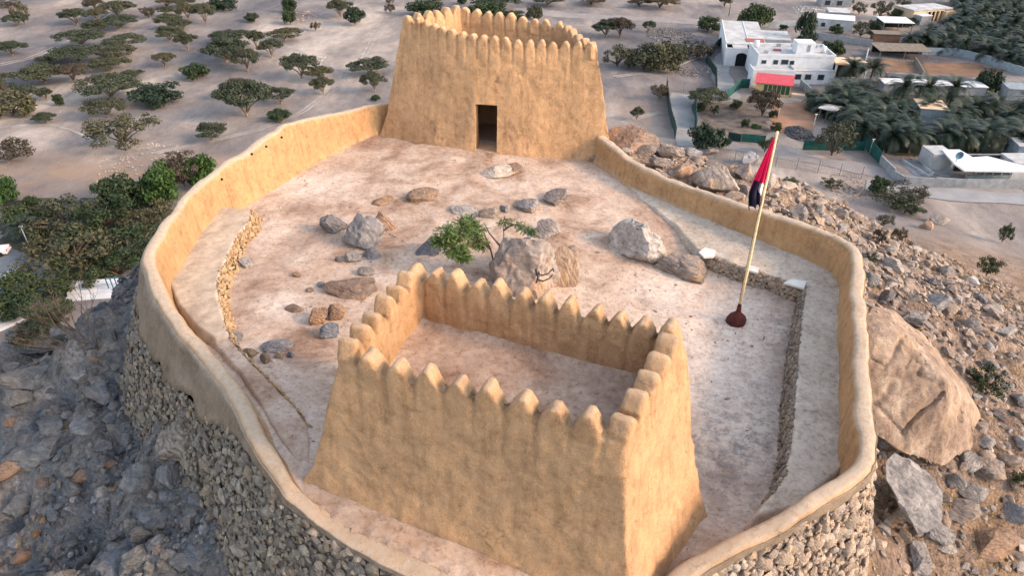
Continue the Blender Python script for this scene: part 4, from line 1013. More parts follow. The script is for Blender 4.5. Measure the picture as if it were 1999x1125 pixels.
# ------------------------------------------------------------------ boulders on the hill slopes
def hull_rock(pts, mat, label, seed, sub=3, amp=.09, crease=(), fine=.16):
    bm = bmesh.new()
    for px, py, Y in pts:
        r = ray(px, py); t = Y/r[1]; bm.verts.new((r[0]*t, Y, CH+r[2]*t))
    res = bmesh.ops.convex_hull(bm, input=bm.verts)
    bmesh.ops.delete(bm, geom=[g for g in res['geom_interior'] if isinstance(g, bmesh.types.BMVert)], context='VERTS')
    bmesh.ops.bevel(bm, geom=list(bm.edges), offset=.05, segments=1, affect='EDGES')
    bmesh.ops.triangulate(bm, faces=bm.faces)
    for _ in range(sub+2):
        ed = [e for e in bm.edges if e.calc_length() > fine]
        if ed: bmesh.ops.subdivide_edges(bm, edges=ed, cuts=1); bmesh.ops.triangulate(bm, faces=bm.faces)
    me = bpy.data.meshes.new('boulder'); bm.normal_update(); bm.to_mesh(me); bm.free()
    V, sz, lv = mesh_arrays(me); N = np.empty(len(V)*3); me.vertices.foreach_get('normal', N); N = N.reshape(-1, 3)
    dsp = amp*fbm(V[:, 0]*1.2, V[:, 1]*1.2, V[:, 2]*1.2, 4, seed)-amp*.8*np.abs(fbm(V[:, 0]*2.3, V[:, 1]*2.3, V[:, 2]*.9, 3, seed+1))
    zc_ = V[:, 1]*cp+(CH-V[:, 2])*sp_; ux_ = 999.5+F*V[:, 0]/zc_; uy_ = 562.5+F*(-V[:, 1]*sp_+(CH-V[:, 2])*cp)/zc_
    for line, wpx_, dpt in crease:
        best = np.full(len(V), 1e9)
        for (ax, ay), (bx, by) in zip(line[:-1], line[1:]):
            t = np.clip(((ux_-ax)*(bx-ax)+(uy_-ay)*(by-ay))/((bx-ax)**2+(by-ay)**2), 0, 1); best = np.minimum(best, np.hypot(ux_-ax-t*(bx-ax), uy_-ay-t*(by-ay)))
        best = best+2.0*np.abs(fbm(ux_*.05, uy_*.05, 0*ux_, 3, 5)); dsp -= dpt*np.exp(-(best/wpx_)**2)*(N[:, 1] < .2)
    V = V+N*dsp[:, None]; c = V.mean(0)
    me2 = mesh_np('boulder', V-c, lv, sz, [M[mat]], True, 22)
    o = link('boulder', me2, None, tuple(c)); tag(o, label, 'boulder'); return o
big_slab = hull_rock([(1686, 625, 17.0), (1700, 600, 18.2), (1745, 606, 18.6), (1810, 660, 18.4), (1892, 765, 17.9), (1918, 815, 17.3), (1742, 642, 16.6), (1800, 690, 16.1), (1848, 742, 15.5), (1852, 790, 15.2), (1905, 850, 16.4), (1893, 882, 15.9), (1838, 912, 14.9), (1765, 888, 14.7), (1698, 845, 15.0), (1690, 700, 15.9), (1850, 870, 17.6), (1700, 760, 17.6)],
    'slabrock', 'huge tan slab of rock leaning against the right outer wall, the largest rock in view', 5, 4, .06,
    [([(1762, 850), (1778, 828), (1800, 808), (1822, 790), (1842, 768)], 3.5, .16), ([(1700, 800), (1730, 770), (1742, 740), (1790, 735), (1830, 752)], 9, .07), ([(1700, 700), (1726, 716), (1745, 700), (1760, 660)], 5, .08), ([(1768, 720), (1780, 700), (1800, 712), (1795, 735)], 4, .07), ([(1690, 780), (1720, 800), (1765, 850)], 6, .08)], .075)
hull_rock([(1720, 900, 13.9), (1745, 880, 14.3), (1800, 905, 14.2), (1842, 960, 13.4), (1838, 1030, 12.6), (1790, 1045, 12.4), (1755, 980, 12.7), (1730, 940, 13.2), (1800, 960, 14.4)],
    'rock_grey', 'dark craggy boulder with a pale lower face, just below the huge leaning slab', 6, 3, .12)
def slope_rock(px, py, wpx, hpx, mat, label, seed, group=None, sub=3, cuts=9, sink=.35, dims=(1, .85, .8), name='boulder', cat='boulder'):
    p = hit(px, py); s = mpp(p); wd = wpx*s/2; hh = max(hpx*s*.62, wd*.7)
    me = rock_mesh(seed, sub, mat, cuts, .22, dims); o = link(name, me)
    o.location = (p[0], p[1]+wd*.4, p[2]+hh*.5*(1-sink)+.04*wd); o.scale = (wd*1.35, wd*1.15, hh*1.1)
    r = random.Random(int(px*7+py)); o.rotation_euler = (r.uniform(-.3, .3), r.uniform(-.3, .3), r.uniform(0, 6.28) if abs(wpx-hpx) < wpx*.3 else r.uniform(-.3, .3))
    tag(o, label, cat, group); return o
slope_bed = []
named = [
 (1243, 288, 92, 48, 'rock_brown', 'long dark brown boulder right beside the foot of the far tower'),
 (1310, 312, 60, 46, 'rock', 'rounded cream boulder on the ridge behind the right parapet, second from the far tower'),
 (1400, 372, 78, 78, 'rock', 'tall striated tan boulder looming behind the right parapet, left of the flag'),
 (1262, 306, 46, 30, 'rock', 'angular tan rock between the long dark brown boulder and the parapet'),
 (1290, 330, 40, 32, 'rock', 'light angular rock just over the parapet from the far tower corner'),
 (1352, 306, 34, 28, 'rock_grey', 'grey rock on the ridge between the cream boulder and the tall striated boulder'),
 (1332, 345, 44, 40, 'rock_brown', 'tan rock half hidden by the parapet left of the tall striated boulder'),
 (1382, 302, 34, 24, 'rock', 'small rock on the skyline above the tall striated boulder'),
 (1452, 350, 48, 44, 'rock', 'blocky tan boulder between the tall striated boulder and the flag'),
 (1462, 320, 40, 30, 'rock_grey', 'grey skyline rock just left of the red part of the flag'),
 (1362, 290, 20, 34, 'rock', 'small upright rock on top of the ridge crest'),
 (1500, 372, 44, 42, 'rock', 'tan boulder right behind the flagpole under the flag'),
 (1560, 430, 36, 46, 'rock_grey', 'pale pointed boulder touching the parapet to the right of the flagpole'),
 (1432, 392, 36, 22, 'rock', 'flat light rock behind the parapet below the tall striated boulder'),
 (1640, 424, 34, 24, 'rock', 'rounded rock in the rubble directly beyond the right parapet corner'),
 (1838, 440, 42, 26, 'rock_grey', 'pair-like grey boulder high on the far right slope, right one'),
 (1812, 448, 28, 22, 'rock_brown', 'brown boulder high on the far right slope beside a grey one'),
 (1730, 590, 24, 40, 'rock_grey', 'upright grey rock beside the right wall above the huge slab'),
 (1700, 560, 34, 46, 'rock_blue', 'blue grey rock against the outside of the right wall'),
 (1790, 640, 62, 44, 'rock_grey', 'large grey boulder upslope to the right of the huge slab top'),
 (1850, 620, 46, 44, 'rock', 'broken tan boulder in the middle of the right slope'),
 (1826, 605, 70, 30, 'rock_grey', 'long flat rock in the middle of the right slope'),
 (1900, 560, 34, 26, 'rock_pale', 'pale rock on the open right slope'),
 (1890, 915, 42, 44, 'rock_pale', 'rounded pale boulder under the lower right corner of the huge slab'),
 (1930, 935, 66, 46, 'rock', 'pale cracked boulder to the right of the rounded pale boulder'),
 (1860, 955, 38, 40, 'rock_grey', 'grey boulder squeezed below the huge slab near the right edge'),
 (1905, 975, 60, 40, 'rock_grey', 'grey block below the pale cracked boulder'),
 (1880, 1015, 78, 38, 'rock', 'wide tan rock with a hollow near the lower right corner'),
 (1935, 1080, 92, 56, 'rock_brown', 'long brown ridge-shaped boulder in the lower right corner'),
 (1985, 1020, 60, 44, 'rock_grey', 'grey boulder cut by the right edge of the photo, low down'),
 (1830, 1060, 60, 60, 'rock_grey', 'grey boulder below the dark craggy boulder'),
 (1720, 870, 30, 34, 'rock_pale', 'small pale stone at the outer foot of the right wall corner'),
 (1800, 1115, 70, 50, 'rock', 'pale boulder at the bottom edge right of the stone wall'),
 (1990, 790, 40, 30, 'rock_blue', 'bluish boulder at the right edge of the photo'),
 (357, 900, 78, 118, 'banded', 'large smooth pale boulder with swirling bands bulging out of the left stone wall'),
 (268, 960, 62, 76, 'rock_blue', 'blue grey boulder below and left of the banded boulder'),
 (332, 945, 54, 60, 'rock_blue', 'blue boulder directly beneath the banded boulder'),
 (45, 1010, 92, 76, 'rock_blue', 'biggest dark boulder at the left edge low down'),
 (140, 935, 44, 52, 'rock_grey', 'oval grey boulder in the middle of the left slope'),
 (163, 940, 34, 34, 'rock_brown', 'orange stained stone beside the oval grey boulder'),
 (188, 918, 26, 38, 'rock_blue', 'narrow blue stone right of the orange stained stone'),
 (145, 970, 36, 48, 'rock_grey', 'split grey stone below the orange stained stone'),
 (275, 1060, 46, 62, 'rock_grey', 'tall grey boulder low on the left slope'),
 (222, 1090, 36, 36, 'rock_blue', 'blue stone near the bottom edge of the left slope'),
 (160, 845, 52, 40, 'rock_blue', 'smooth blue boulder of the upper left slope'),
 (95, 845, 56, 38, 'rock_grey', 'rounded grey boulder near the left edge at mid slope'),
 (50, 875, 46, 34, 'rock_blue', 'dark boulder above the biggest dark boulder'),
 (200, 795, 64, 40, 'rock_grey', 'craggy grey outcrop high on the left slope'),
 (222, 720, 58, 44, 'rock_blue', 'layered blue outcrop touching the upper stone wall'),
 (100, 690, 110, 64, 'rock_grey', 'broad rounded outcrop below the dead bush'),
 (28, 668, 50, 24, 'rock_grey', 'pale flat outcrop at the left edge above the slope'),
 (310, 850, 30, 46, 'rock_blue', 'thin blue boulder left of the banded boulder'),
 (250, 845, 30, 30, 'rock_blue', 'small blue boulder in a hollow of the left slope'),
 (465, 1080, 34, 32, 'rock_brown', 'square tan stone at the foot of the left stone wall'),
 (20, 930, 60, 44, 'rock_brown', 'reddish boulder at the left edge above the biggest dark boulder'),
 (30, 790, 50, 34, 'rock_grey', 'grey boulder near the left edge, highest of its slope'),
]
occupied = []
for k, (px, py, wp, hp, lbl) in enumerate([(60, 760, 150, 90, 'broad dark bedrock mass at the left edge below the bush'), (170, 760, 120, 80, 'bedrock hump between the bush and the stone wall'), (240, 870, 130, 110, 'craggy bedrock face on the upper left slope'),
    (60, 900, 150, 100, 'dark bedrock ledge at the left edge, mid slope'), (180, 1000, 150, 110, 'bedrock rib across the middle of the left slope'), (300, 1010, 110, 110, 'blue bedrock block below the banded boulder'), (80, 1110, 170, 100, 'bedrock mass in the lower left corner'), (240, 1120, 140, 90, 'bedrock ledge at the bottom edge of the left slope'), (380, 1090, 110, 90, 'bedrock lump at the foot of the left stone wall'), (330, 790, 60, 60, 'dark rock wedged into the upper stone wall')]):
    slope_bed.append((px, py, wp, hp, lbl, 300+k))
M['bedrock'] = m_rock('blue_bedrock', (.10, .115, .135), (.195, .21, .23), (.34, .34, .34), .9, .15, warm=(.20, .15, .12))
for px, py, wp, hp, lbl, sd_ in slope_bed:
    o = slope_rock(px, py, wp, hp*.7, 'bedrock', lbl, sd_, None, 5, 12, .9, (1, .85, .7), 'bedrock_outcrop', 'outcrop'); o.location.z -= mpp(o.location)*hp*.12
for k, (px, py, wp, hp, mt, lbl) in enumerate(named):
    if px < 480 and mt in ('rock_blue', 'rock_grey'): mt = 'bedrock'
    slope_rock(px, py, wp, hp, mt, lbl, 200+k % 26, None, 4 if wp > 60 else 3, 3 if mt == 'banded' else 9); occupied.append((px, py-hp*.4, wp*.5))
def in_poly(x, y, P):
    c = False
    for i in range(len(P)):
        ax, ay = P[i-1]; bx, by = P[i]
        if (ay > y) != (by > y) and x < (bx-ax)*(y-ay)/(by-ay)+ax: c = not c
    return c
reg_ne = [(1215, 265), (1345, 285), (1500, 325), (1620, 375), (1700, 430), (1850, 560), (1999, 760), (1999, 800), (1860, 700), (1715, 590), (1690, 480), (1660, 455), (1570, 425), (1400, 375), (1300, 335)]
reg_e = [(1700, 480), (1800, 480), (1999, 620), (1999, 1125), (1760, 1125), (1730, 900), (1900, 900), (1920, 800), (1720, 590)]
reg_w = [(235, 650), (10, 700), (0, 1125), (440, 1125), (420, 1020), (330, 880), (260, 800)]
loc_txt = {'ne': ['in the rubble ridge behind the right parapet'], 'e': ['on the rubbly slope outside the right wall'], 'w': ['on the shaded slope below the left stone wall']}
r_ = random.Random(5); count = 0; rocklist = {'ne': [], 'e': [], 'w': []}
for reg, key, n, smin, smax, mats, grp in ((reg_ne, 'ne', 110, 13, 44, ['rock', 'rock', 'rock_grey', 'rock_pale'], 'rocks in the rubble ridge beyond the right parapet'),
      (reg_e, 'e', 95, 13, 44, ['rock_grey', 'rock', 'rock', 'rock_pale'], 'rocks on the slope outside the right wall'),
      (reg_w, 'w', 80, 14, 64, ['bedrock', 'rock_blue', 'bedrock', 'bedrock', 'rock_brown'], 'rocks on the shaded left slope')):
    done = 0; tries = 0
    while done < n and tries < 6000:
        tries += 1
        px = r_.uniform(min(p[0] for p in reg), max(p[0] for p in reg)); py = r_.uniform(min(p[1] for p in reg), max(p[1] for p in reg))
        if not in_poly(px, py, reg): continue
        sz_ = smin+(smax-smin)*r_.random()**2
        if any((px-a)**2+(py-b)**2 < (sz_*.45+c*.8)**2 for a, b, c in occupied): continue
        p = hit(px, py)
        if seg_dist(np.array([p[0]]), np.array([p[1]]), poly_c)[0] < 1.2+(.8 if key == 'w' else 0): continue
        if p[2] < -27 or p[1] > 75: continue
        occupied.append((px, py, sz_*.5)); mt = r_.choice(mats)
        tone = {'rock': 'tan', 'rock_grey': 'grey', 'rock_pale': 'pale', 'rock_blue': 'blue grey', 'rock_brown': 'brown', 'bedrock': 'dark'}[mt]
        size = 'small' if sz_ < smin+(smax-smin)*.3 else 'middling'
        o = slope_rock(px, py+sz_*.3, sz_, sz_*r_.uniform(.6, .95), mt, 'rock', 200+r_.randrange(26), grp, 3, name='rock', cat='rock'); rocklist[key].append((o, px, py, f'{size} {tone} rock'))
        done += 1; count += 1
# loose scree: nobody could count it
def scree(n, dens, sizes, pr, mat, seed, label, sub=1, dmin=.8):
    Pn, Sn, Nn = [], [], []; r = np.random.default_rng(seed); tries = 0
    while len(Pn) < n and tries < n*30:
        tries += 1; x, y, ok = dens(r)
        if not ok: continue
        z = gz(x, y); s = r.choice(sizes, p=pr)
        if z < -30: s *= 1.5
        Pn.append((x, y, z+s*.15)); Sn.append(s); Nn.append(gnorm(x, y)+Vector((r.normal()*.3, r.normal()*.3, 0)))
    dd_ = seg_dist(np.array([p[0] for p in Pn]), np.array([p[1] for p in Pn]), poly_c); kk = dd_ > dmin
    Pn = np.array(Pn)[kk]; Sn = np.array(Sn)[kk]; Nn = [v for v, q in zip(Nn, kk) if q]
    o = scatter_mesh('scree', Pn, Sn, mat, sub, 14, Nn, .75, None, seed); tag(o, label, 'scree', kind='stuff')
def d_east(r):
    x = 8+r.random()**1.4*40; y = 6+r.random()*44
    v = n3(np.array([x*.16]), np.array([y*.16]), np.array([0.]), 6)[0]
    ridge = math.exp(-((y-(12+.75*x))/9)**2)
    return x, y, r.random() < .25+.5*v+.7*ridge
scree(9000, d_east, [.05, .09, .15, .24, .34], [.28, .34, .22, .12, .04], 'scree', 11, 'loose broken scree covering the slope beyond the right wall')
def d_ne(r):
    x = r.uniform(4.5, 26); y = r.uniform(24, 44); v = n3(np.array([x*.25]), np.array([y*.25]), np.array([0.]), 9)[0]
    return x, y, r.random() < .5+.5*v
scree(3200, d_ne, [.06, .11, .18, .28, .40], [.25, .33, .24, .13, .05], 'scree', 12, 'broken blocks heaped on the ridge behind the far right parapet')
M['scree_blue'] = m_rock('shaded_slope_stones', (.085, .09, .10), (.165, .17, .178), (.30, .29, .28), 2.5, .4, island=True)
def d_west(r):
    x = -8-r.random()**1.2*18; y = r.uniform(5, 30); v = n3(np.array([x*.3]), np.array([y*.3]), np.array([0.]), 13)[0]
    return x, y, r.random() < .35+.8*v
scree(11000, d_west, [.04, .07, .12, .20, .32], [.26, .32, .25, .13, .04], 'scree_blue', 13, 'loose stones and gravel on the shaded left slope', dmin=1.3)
def d_sw(r):
    x = r.uniform(-14, -2); y = r.uniform(3.5, 13); return x, y, True
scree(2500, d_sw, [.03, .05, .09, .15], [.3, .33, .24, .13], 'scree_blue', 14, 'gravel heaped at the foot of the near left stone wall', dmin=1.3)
# dry grass and low weeds
def tufts(n, dens, mat, seed, label, hgt=.12):
    r = np.random.default_rng(seed); V = []; Fs = []; k = 0; c = 0; tries = 0
    while c < n and tries < n*40:
        tries += 1
        x, y, ok = dens(r)
        if not ok: continue
        z = gz(x, y); c += 1
        for _ in range(14):
            a = r.uniform(0, 6.28); l = hgt*r.uniform(.5, 1.4); bx = x+r.normal()*hgt*.7; by = y+r.normal()*hgt*.7; w_ = .012
            V += [(bx-w_*math.sin(a), by+w_*math.cos(a), z-.02), (bx+w_*math.sin(a), by-w_*math.cos(a), z-.02), (bx+math.cos(a)*l*.6, by+math.sin(a)*l*.6, z+l)]; Fs.append((k, k+1, k+2)); k += 3
    Fs = np.array(Fs); o = link('dry_grass', mesh_np('dry_grass', V, Fs.ravel(), np.full(len(Fs), 3), [M[mat]], False)); tag(o, label, 'grass', kind='stuff')
M['dry'] = m_leaf('dry_grass', (.16, .10, .04), (.34, .23, .10)); M['weed'] = m_leaf('weeds', (.05, .075, .02), (.11, .14, .05))
def d_grass(r):
    x = r.uniform(10, 34); y = r.uniform(8, 40); v = n3(np.array([x*.22]), np.array([y*.22]), np.array([0.]), 19)[0]
    return x, y, v > .05 and r.random() < .3+v and seg_dist(np.array([x]), np.array([y]), poly_c)[0] > 1.3
tufts(1500, d_grass, 'dry', 21, 'dry orange grass between the stones of the right slope')
def d_weed(r):
    x = r.uniform(10, 30); y = r.uniform(8, 34); v = n3(np.array([x*.5]), np.array([y*.5]), np.array([0.]), 29)[0]
    return x, y, v > .48 and seg_dist(np.array([x]), np.array([y]), poly_c)[0] > 1.3
tufts(260, d_weed, 'weed', 22, 'low green weeds between the stones of the right slope', .10)

# ------------------------------------------------------------------ trees and shrubs
def crown_mesh(kind, seed, mat):
    """unit crown: radius 1 wide, height 1 up from the ground"""
    r = np.random.default_rng(seed); blobs = []
    if kind == 'umbrella':
        for k in range(44):
            a = r.uniform(0, 6.28); q = math.sqrt(r.random())*.82; lo = r.random() < .4
            blobs.append((q*math.cos(a), q*math.sin(a), .82-.30*q*q-(.16*(1-q*.5) if lo else 0)+r.normal()*.035, r.uniform(.16, .30), .38))
        n = 6800; ls = .037
    elif kind == 'bushy':
        for k in range(26):
            a = r.uniform(0, 6.28); q = math.sqrt(r.random())*.72; z = r.uniform(.22, .78)
            q *= math.sqrt(max(.1, 1-((z-.42)/.62)**2)); blobs.append((q*math.cos(a), q*math.sin(a), z, r.uniform(.2, .34), .62))
        n = 3400; ls = .06
    elif kind == 'wispy':
        for k in range(34):
            a = r.uniform(0, 6.28); q = r.random()**.6*.85; z = .38+.5*r.random()-.12*q
            blobs.append((q*math.cos(a), q*math.sin(a), z, r.uniform(.12, .26), .6))
        n = 2100; ls = .045
    elif kind == 'tall':
        for k in range(34):
            z = r.uniform(.14, .92); q = r.random()**.5*.72*math.sin(math.pi*min(1, z*.75+.18)); a = r.uniform(0, 6.28)
            blobs.append((q*math.cos(a), q*math.sin(a), z, r.uniform(.18, .30), .6))
        n = 3600; ls = .055
    B = np.array(blobs); wgt = B[:, 3]**2; idx = r.choice(len(B), n, p=wgt/wgt.sum())
    dv = r.normal(size=(n, 3)); dv /= np.linalg.norm(dv, axis=1, keepdims=True); rad = B[idx, 3]*r.random(n)**.35
    P = B[idx, :3]+dv*rad[:, None]*np.stack([np.ones(n), np.ones(n), B[idx, 4]], 1)
    P[:, 2] = np.clip(P[:, 2], .03, None)
    nn = dv*.7+r.normal(size=(n, 3))*.55+np.array([0, 0, .35]); nn /= np.linalg.norm(nn, axis=1, keepdims=True)
    t1 = np.cross(nn, r.normal(size=(n, 3))); t1 /= np.linalg.norm(t1, axis=1, keepdims=True); t2 = np.cross(nn, t1)
    s = (ls*r.uniform(.5, 1.3, n))[:, None]
    zs = np.array([1, 1, 1.0])
    V = np.stack([P-t1*s, P-t2*s*.55, P+t1*s*1.1, P+t2*s*.6], 1).reshape(-1, 3)*zs
    Fs = np.arange(4*n).reshape(-1, 4)
    me = mesh_np('crown', V, Fs.ravel(), np.full(n, 4), [M[mat]], False); return me, B
def trunk_mesh(kind, B, seed, mat='bark'):
    r = random.Random(seed); mb = MB(); nl = {'umbrella': 6, 'bushy': 4, 'wispy': 9, 'tall': 3}[kind]
    order = list(range(len(B))); r.shuffle(order)
    mb.tube([(0, 0, -.06), (r.uniform(-.02, .02), r.uniform(-.02, .02), .14)], [.05, .042], 6)
    for k in order[:nl+3]:
        x, y, z = B[k, :3]
        mb.tube([(0, 0, .08), (x*.28+r.uniform(-.03, .03), y*.28+r.uniform(-.03, .03), .08+(z-.08)*.42), (x*.68, y*.68, .08+(z-.08)*.78), (x, y, z)], [.032, .024, .015, .006], 5)
    return mb.mesh('trunk', [M[mat]], True)
TREEP = {}
for kind, mat, nm, tk in (('umbrella', 'leaf_acacia', 'acacia_tree', 'bark_pale'), ('umbrella', 'leaf_olive', 'acacia_tree', 'bark_pale'), ('umbrella', 'leaf_brown', 'acacia_tree', 'bark'), ('bushy', 'leaf_dark', 'broadleaf_tree', 'bark'), ('bushy', 'leaf_green', 'broadleaf_tree', 'bark'),
        ('bushy', 'leaf_bright', 'broadleaf_tree', 'bark'), ('bushy', 'leaf_olive', 'shrub', 'bark'), ('wispy', 'leaf_olive', 'acacia_tree', 'bark'), ('wispy', 'leaf_brown', 'acacia_tree', 'bark_pale'), ('wispy', 'leaf_green', 'acacia_tree', 'bark'), ('tall', 'leaf_dark', 'broadleaf_tree', 'bark')):
    for v in range(3):
        me, B = crown_mesh(kind, 500+v*7+len(TREEP), mat); TREEP[(kind, mat, v)] = (me, trunk_mesh(kind, B, v+5, tk), nm)
tcount = 0
def tree(px, py, wpx, hpx, kind, mat, label, group=None, cat='tree', name=None, p=None):
    global tcount
    tcount += 1; p = p or hit(px, py); s = mpp(p); v = tcount % 3
    cm_, tm_, nm = TREEP[(kind, mat, v)]
    o = empty(name or nm, (p[0], p[1], p[2]), random.Random(tcount).uniform(0, 6.28))
    rx = wpx*s/2/.98; el = math.atan2(CH-p[2], p[1]); hh = max(hpx*s-rx*math.sin(el)*.8, rx*.55)/max(.5, math.cos(el))
    rx *= 1.13; o.scale = (rx, rx, hh*1.22)
    link('crown', cm_, o); link('trunk', tm_, o); tag(o, label, cat, group); return o
K = {'a': ('umbrella', 'leaf_acacia', 'green umbrella acacia'), 'o': ('umbrella', 'leaf_olive', 'olive umbrella acacia'), 'b': ('umbrella', 'leaf_brown', 'brownish umbrella acacia'),
     'g': ('bushy', 'leaf_dark', 'dark green bushy tree'), 'm': ('bushy', 'leaf_green', 'mid green bushy tree'), 'G': ('bushy', 'leaf_bright', 'bright green leafy tree'), 's': ('bushy', 'leaf_olive', 'olive rounded shrub'),
     'w': ('wispy', 'leaf_olive', 'wispy olive thorn tree'), 'x': ('wispy', 'leaf_brown', 'bare-looking brown thorn tree'), 'v': ('wispy', 'leaf_green', 'loose green thorn tree'), 't': ('tall', 'leaf_dark', 'tall dark tree')}
zA = lambda x, y, w, h, k: (x/3.41, y/3.41, w/3.41, h/3.41, k)
zB = lambda x, y, w, h, k: (450+x/3.41, y/3.41, w/3.41, h/3.41, k)
zT = lambda x, y, w, h, k: (720+x/3.41, y/3.41, w/3.41, h/3.41, k)
zC = lambda x, y, w, h, k: (1150+x/3.409, y/3.409, w/3.409, h/3.409, k)
zD = lambda x, y, w, h, k: (1550+x/3.41, y/3.41, w/3.41, h/3.41, k)
zE = lambda x, y, w, h, k: (x/2.678, 280+y/2.678, w/2.678, h/2.678, k)
groups = [
 ('plain left of the far tower', [zA(*q) for q in [(120,172,150,80,'a'),(165,160,110,130,'w'),(515,165,185,105,'a'),(640,70,130,80,'b'),(790,112,240,105,'o'),(655,140,130,80,'o'),(800,190,235,95,'a'),(990,118,100,72,'x'),(1110,44,120,54,'b'),(1230,44,160,60,'o'),(1100,102,130,60,'o'),(1255,130,145,100,'o'),(1370,157,155,128,'o'),(1490,72,195,90,'g'),(1675,145,75,60,'m'),(85,367,200,95,'a'),(650,238,165,100,'o'),(545,302,290,110,'a'),(840,332,270,110,'a'),(1130,182,185,90,'a'),(1220,202,145,70,'o'),(1130,272,185,100,'a'),(1255,337,145,115,'o'),(530,415,310,125,'a'),(780,402,235,110,'o'),(740,472,245,100,'a'),(305,552,330,140,'a'),(495,547,195,120,'b'),(340,430,180,60,'a'),(1100,442,155,92,'o'),(1508,412,285,170,'a'),(1545,295,240,100,'a'),(1650,472,200,150,'o'),(1320,522,215,110,'m'),(890,518,155,62,'a'),(740,655,380,175,'a'),(1050,692,370,150,'g'),(720,778,275,140,'o'),(830,968,440,215,'w'),(1410,937,205,130,'a'),(20,617,185,135,'w'),(185,680,210,115,'a'),(90,772,300,165,'s'),(310,662,95,78,'a'),(395,702,75,78,'m'),(308,818,145,76,'a'),(60,1082,320,175,'x'),(1180,1112,250,95,'x'),(60,45,140,50,'x')]]
  +[zB(*q) for q in [(150,147,100,60,'a'),(395,78,115,85,'m'),(400,162,100,90,'m'),(735,114,165,112,'o'),(830,162,145,112,'g'),(568,204,72,58,'x'),(1065,87,72,62,'x'),(1060,24,60,30,'x'),(362,268,235,78,'o'),(175,322,125,112,'o'),(275,382,155,115,'o'),(475,518,225,162,'a'),(592,532,185,98,'o'),(620,627,155,112,'o'),(930,486,270,112,'a'),(960,607,165,128,'o'),(110,775,340,245,'a'),(60,640,220,120,'o'),(335,692,190,120,'a'),(338,802,185,90,'m'),(968,668,75,40,'m')]]),
 ('desert behind the far tower', [zT(*q) for q in [(380,96,270,85,'m'),(620,20,90,45,'m'),(770,108,310,85,'m'),(950,134,190,64,'m'),(870,54,300,58,'a'),(1100,128,115,88,'s'),(1190,34,210,45,'a'),(1480,34,180,48,'b'),(440,14,130,22,'a')]]
  +[zC(*q) for q in [(110,242,175,112,'a'),(205,247,175,122,'b'),(395,217,85,76,'a'),(470,52,240,64,'b'),(330,40,160,40,'b'),(790,212,170,104,'m'),(185,442,190,132,'w'),(360,460,260,160,'s'),(500,466,280,175,'s'),(560,380,190,90,'a'),(715,382,225,112,'x'),(940,244,75,76,'s'),(1000,238,80,100,'s'),(900,46,90,60,'b'),(465,662,115,105,'x')]]),
 ('walled gardens by the white house', [zC(*q) for q in [(1100,184,235,152,'m'),(785,702,260,122,'a'),(1150,774,225,175,'b'),(315,797,90,85,'a'),(790,1000,270,185,'g'),(1165,1016,120,110,'v'),(975,722,85,60,'m'),(735,742,70,60,'m'),(830,770,60,70,'v'),(1040,850,60,60,'m'),(1110,850,70,30,'G'),(1240,870,80,60,'m'),(1225,780,70,50,'m'),(1290,200,60,40,'m')]]
  +[zD(*q) for q in [(50,325,160,200,'t'),(430,94,95,74,'w'),(570,124,130,110,'w'),(665,124,90,66,'m'),(530,224,105,88,'g'),(440,244,125,95,'w'),(275,224,95,55,'m'),(760,172,110,62,'g'),(720,44,100,60,'w'),(265,374,180,108,'m'),(140,384,85,80,'m'),(1280,612,170,145,'g'),(248,1034,250,224,'w'),(130,694,130,85,'m'),(370,24,60,30,'w'),(830,560,60,50,'G'),(860,310,90,60,'m'),(1290,210,80,60,'G'),(1480,150,130,100,'m'),(640,560,150,60,'m'),(410,900,140,120,'g'),(1060,780,120,90,'m')]]),
 ('hollow left of the fort', [zE(*q) for q in [(850,290,200,180,'G'),(1075,190,170,130,'G'),(965,200,190,150,'x'),(640,320,260,170,'m'),(10,300,160,150,'G'),(175,315,90,60,'m'),(360,440,330,170,'w'),(180,430,240,150,'v'),(550,430,270,170,'v'),(790,410,260,120,'w'),(400,620,400,190,'w'),(690,590,330,150,'v'),(620,670,260,110,'v'),(180,760,330,130,'v'),(400,750,240,110,'v'),(60,870,260,130,'m'),(260,890,220,120,'v'),(500,520,300,120,'v'),(300,540,260,110,'w'),(230,480,160,70,'m')]]),
 ('right hand slope', [(1725, 440, 34, 24, 'w'), (1712, 478, 26, 34, 'x'), (1750, 476, 26, 34, 'x'), (1710, 378, 44, 36, 'm'), (1770, 388, 78, 34, 'x'), (1745, 405, 80, 40, 'w'), (1765, 416, 64, 26, 'v'), (1955, 474, 30, 38, 'v'), (1925, 538, 46, 40, 'v'), (1925, 762, 74, 50, 'v'), (1620, 366, 44, 20, 'v'), (1540, 365, 30, 22, 'w'), (1990, 950, 40, 30, 'v'), (1700, 515, 26, 22, 'v')])]
ORD = ['first', 'second', 'third', 'fourth', 'fifth', 'sixth', 'seventh', 'eighth', 'ninth', 'tenth', 'eleventh', 'twelfth', 'thirteenth', 'fourteenth', 'fifteenth', 'sixteenth', 'seventeenth', 'eighteenth', 'nineteenth', 'twentieth']
place_short = {'plain left of the far tower': 'left plain', 'desert behind the far tower': 'behind far tower', 'walled gardens by the white house': 'village gardens', 'hollow left of the fort': 'left hollow', 'right hand slope': 'on the right slope'}
grp_name = {'plain left of the far tower': 'acacias on the sandy plain', 'desert behind the far tower': 'desert trees behind the far tower', 'walled gardens by the white house': 'trees in the gardens by the white house', 'hollow left of the fort': 'trees in the hollow left of the fort', 'right hand slope': 'shrubs on the right slope'}
rowname = ['topmost', 'second', 'third', 'fourth', 'fifth', 'sixth', 'seventh', 'eighth', 'ninth']
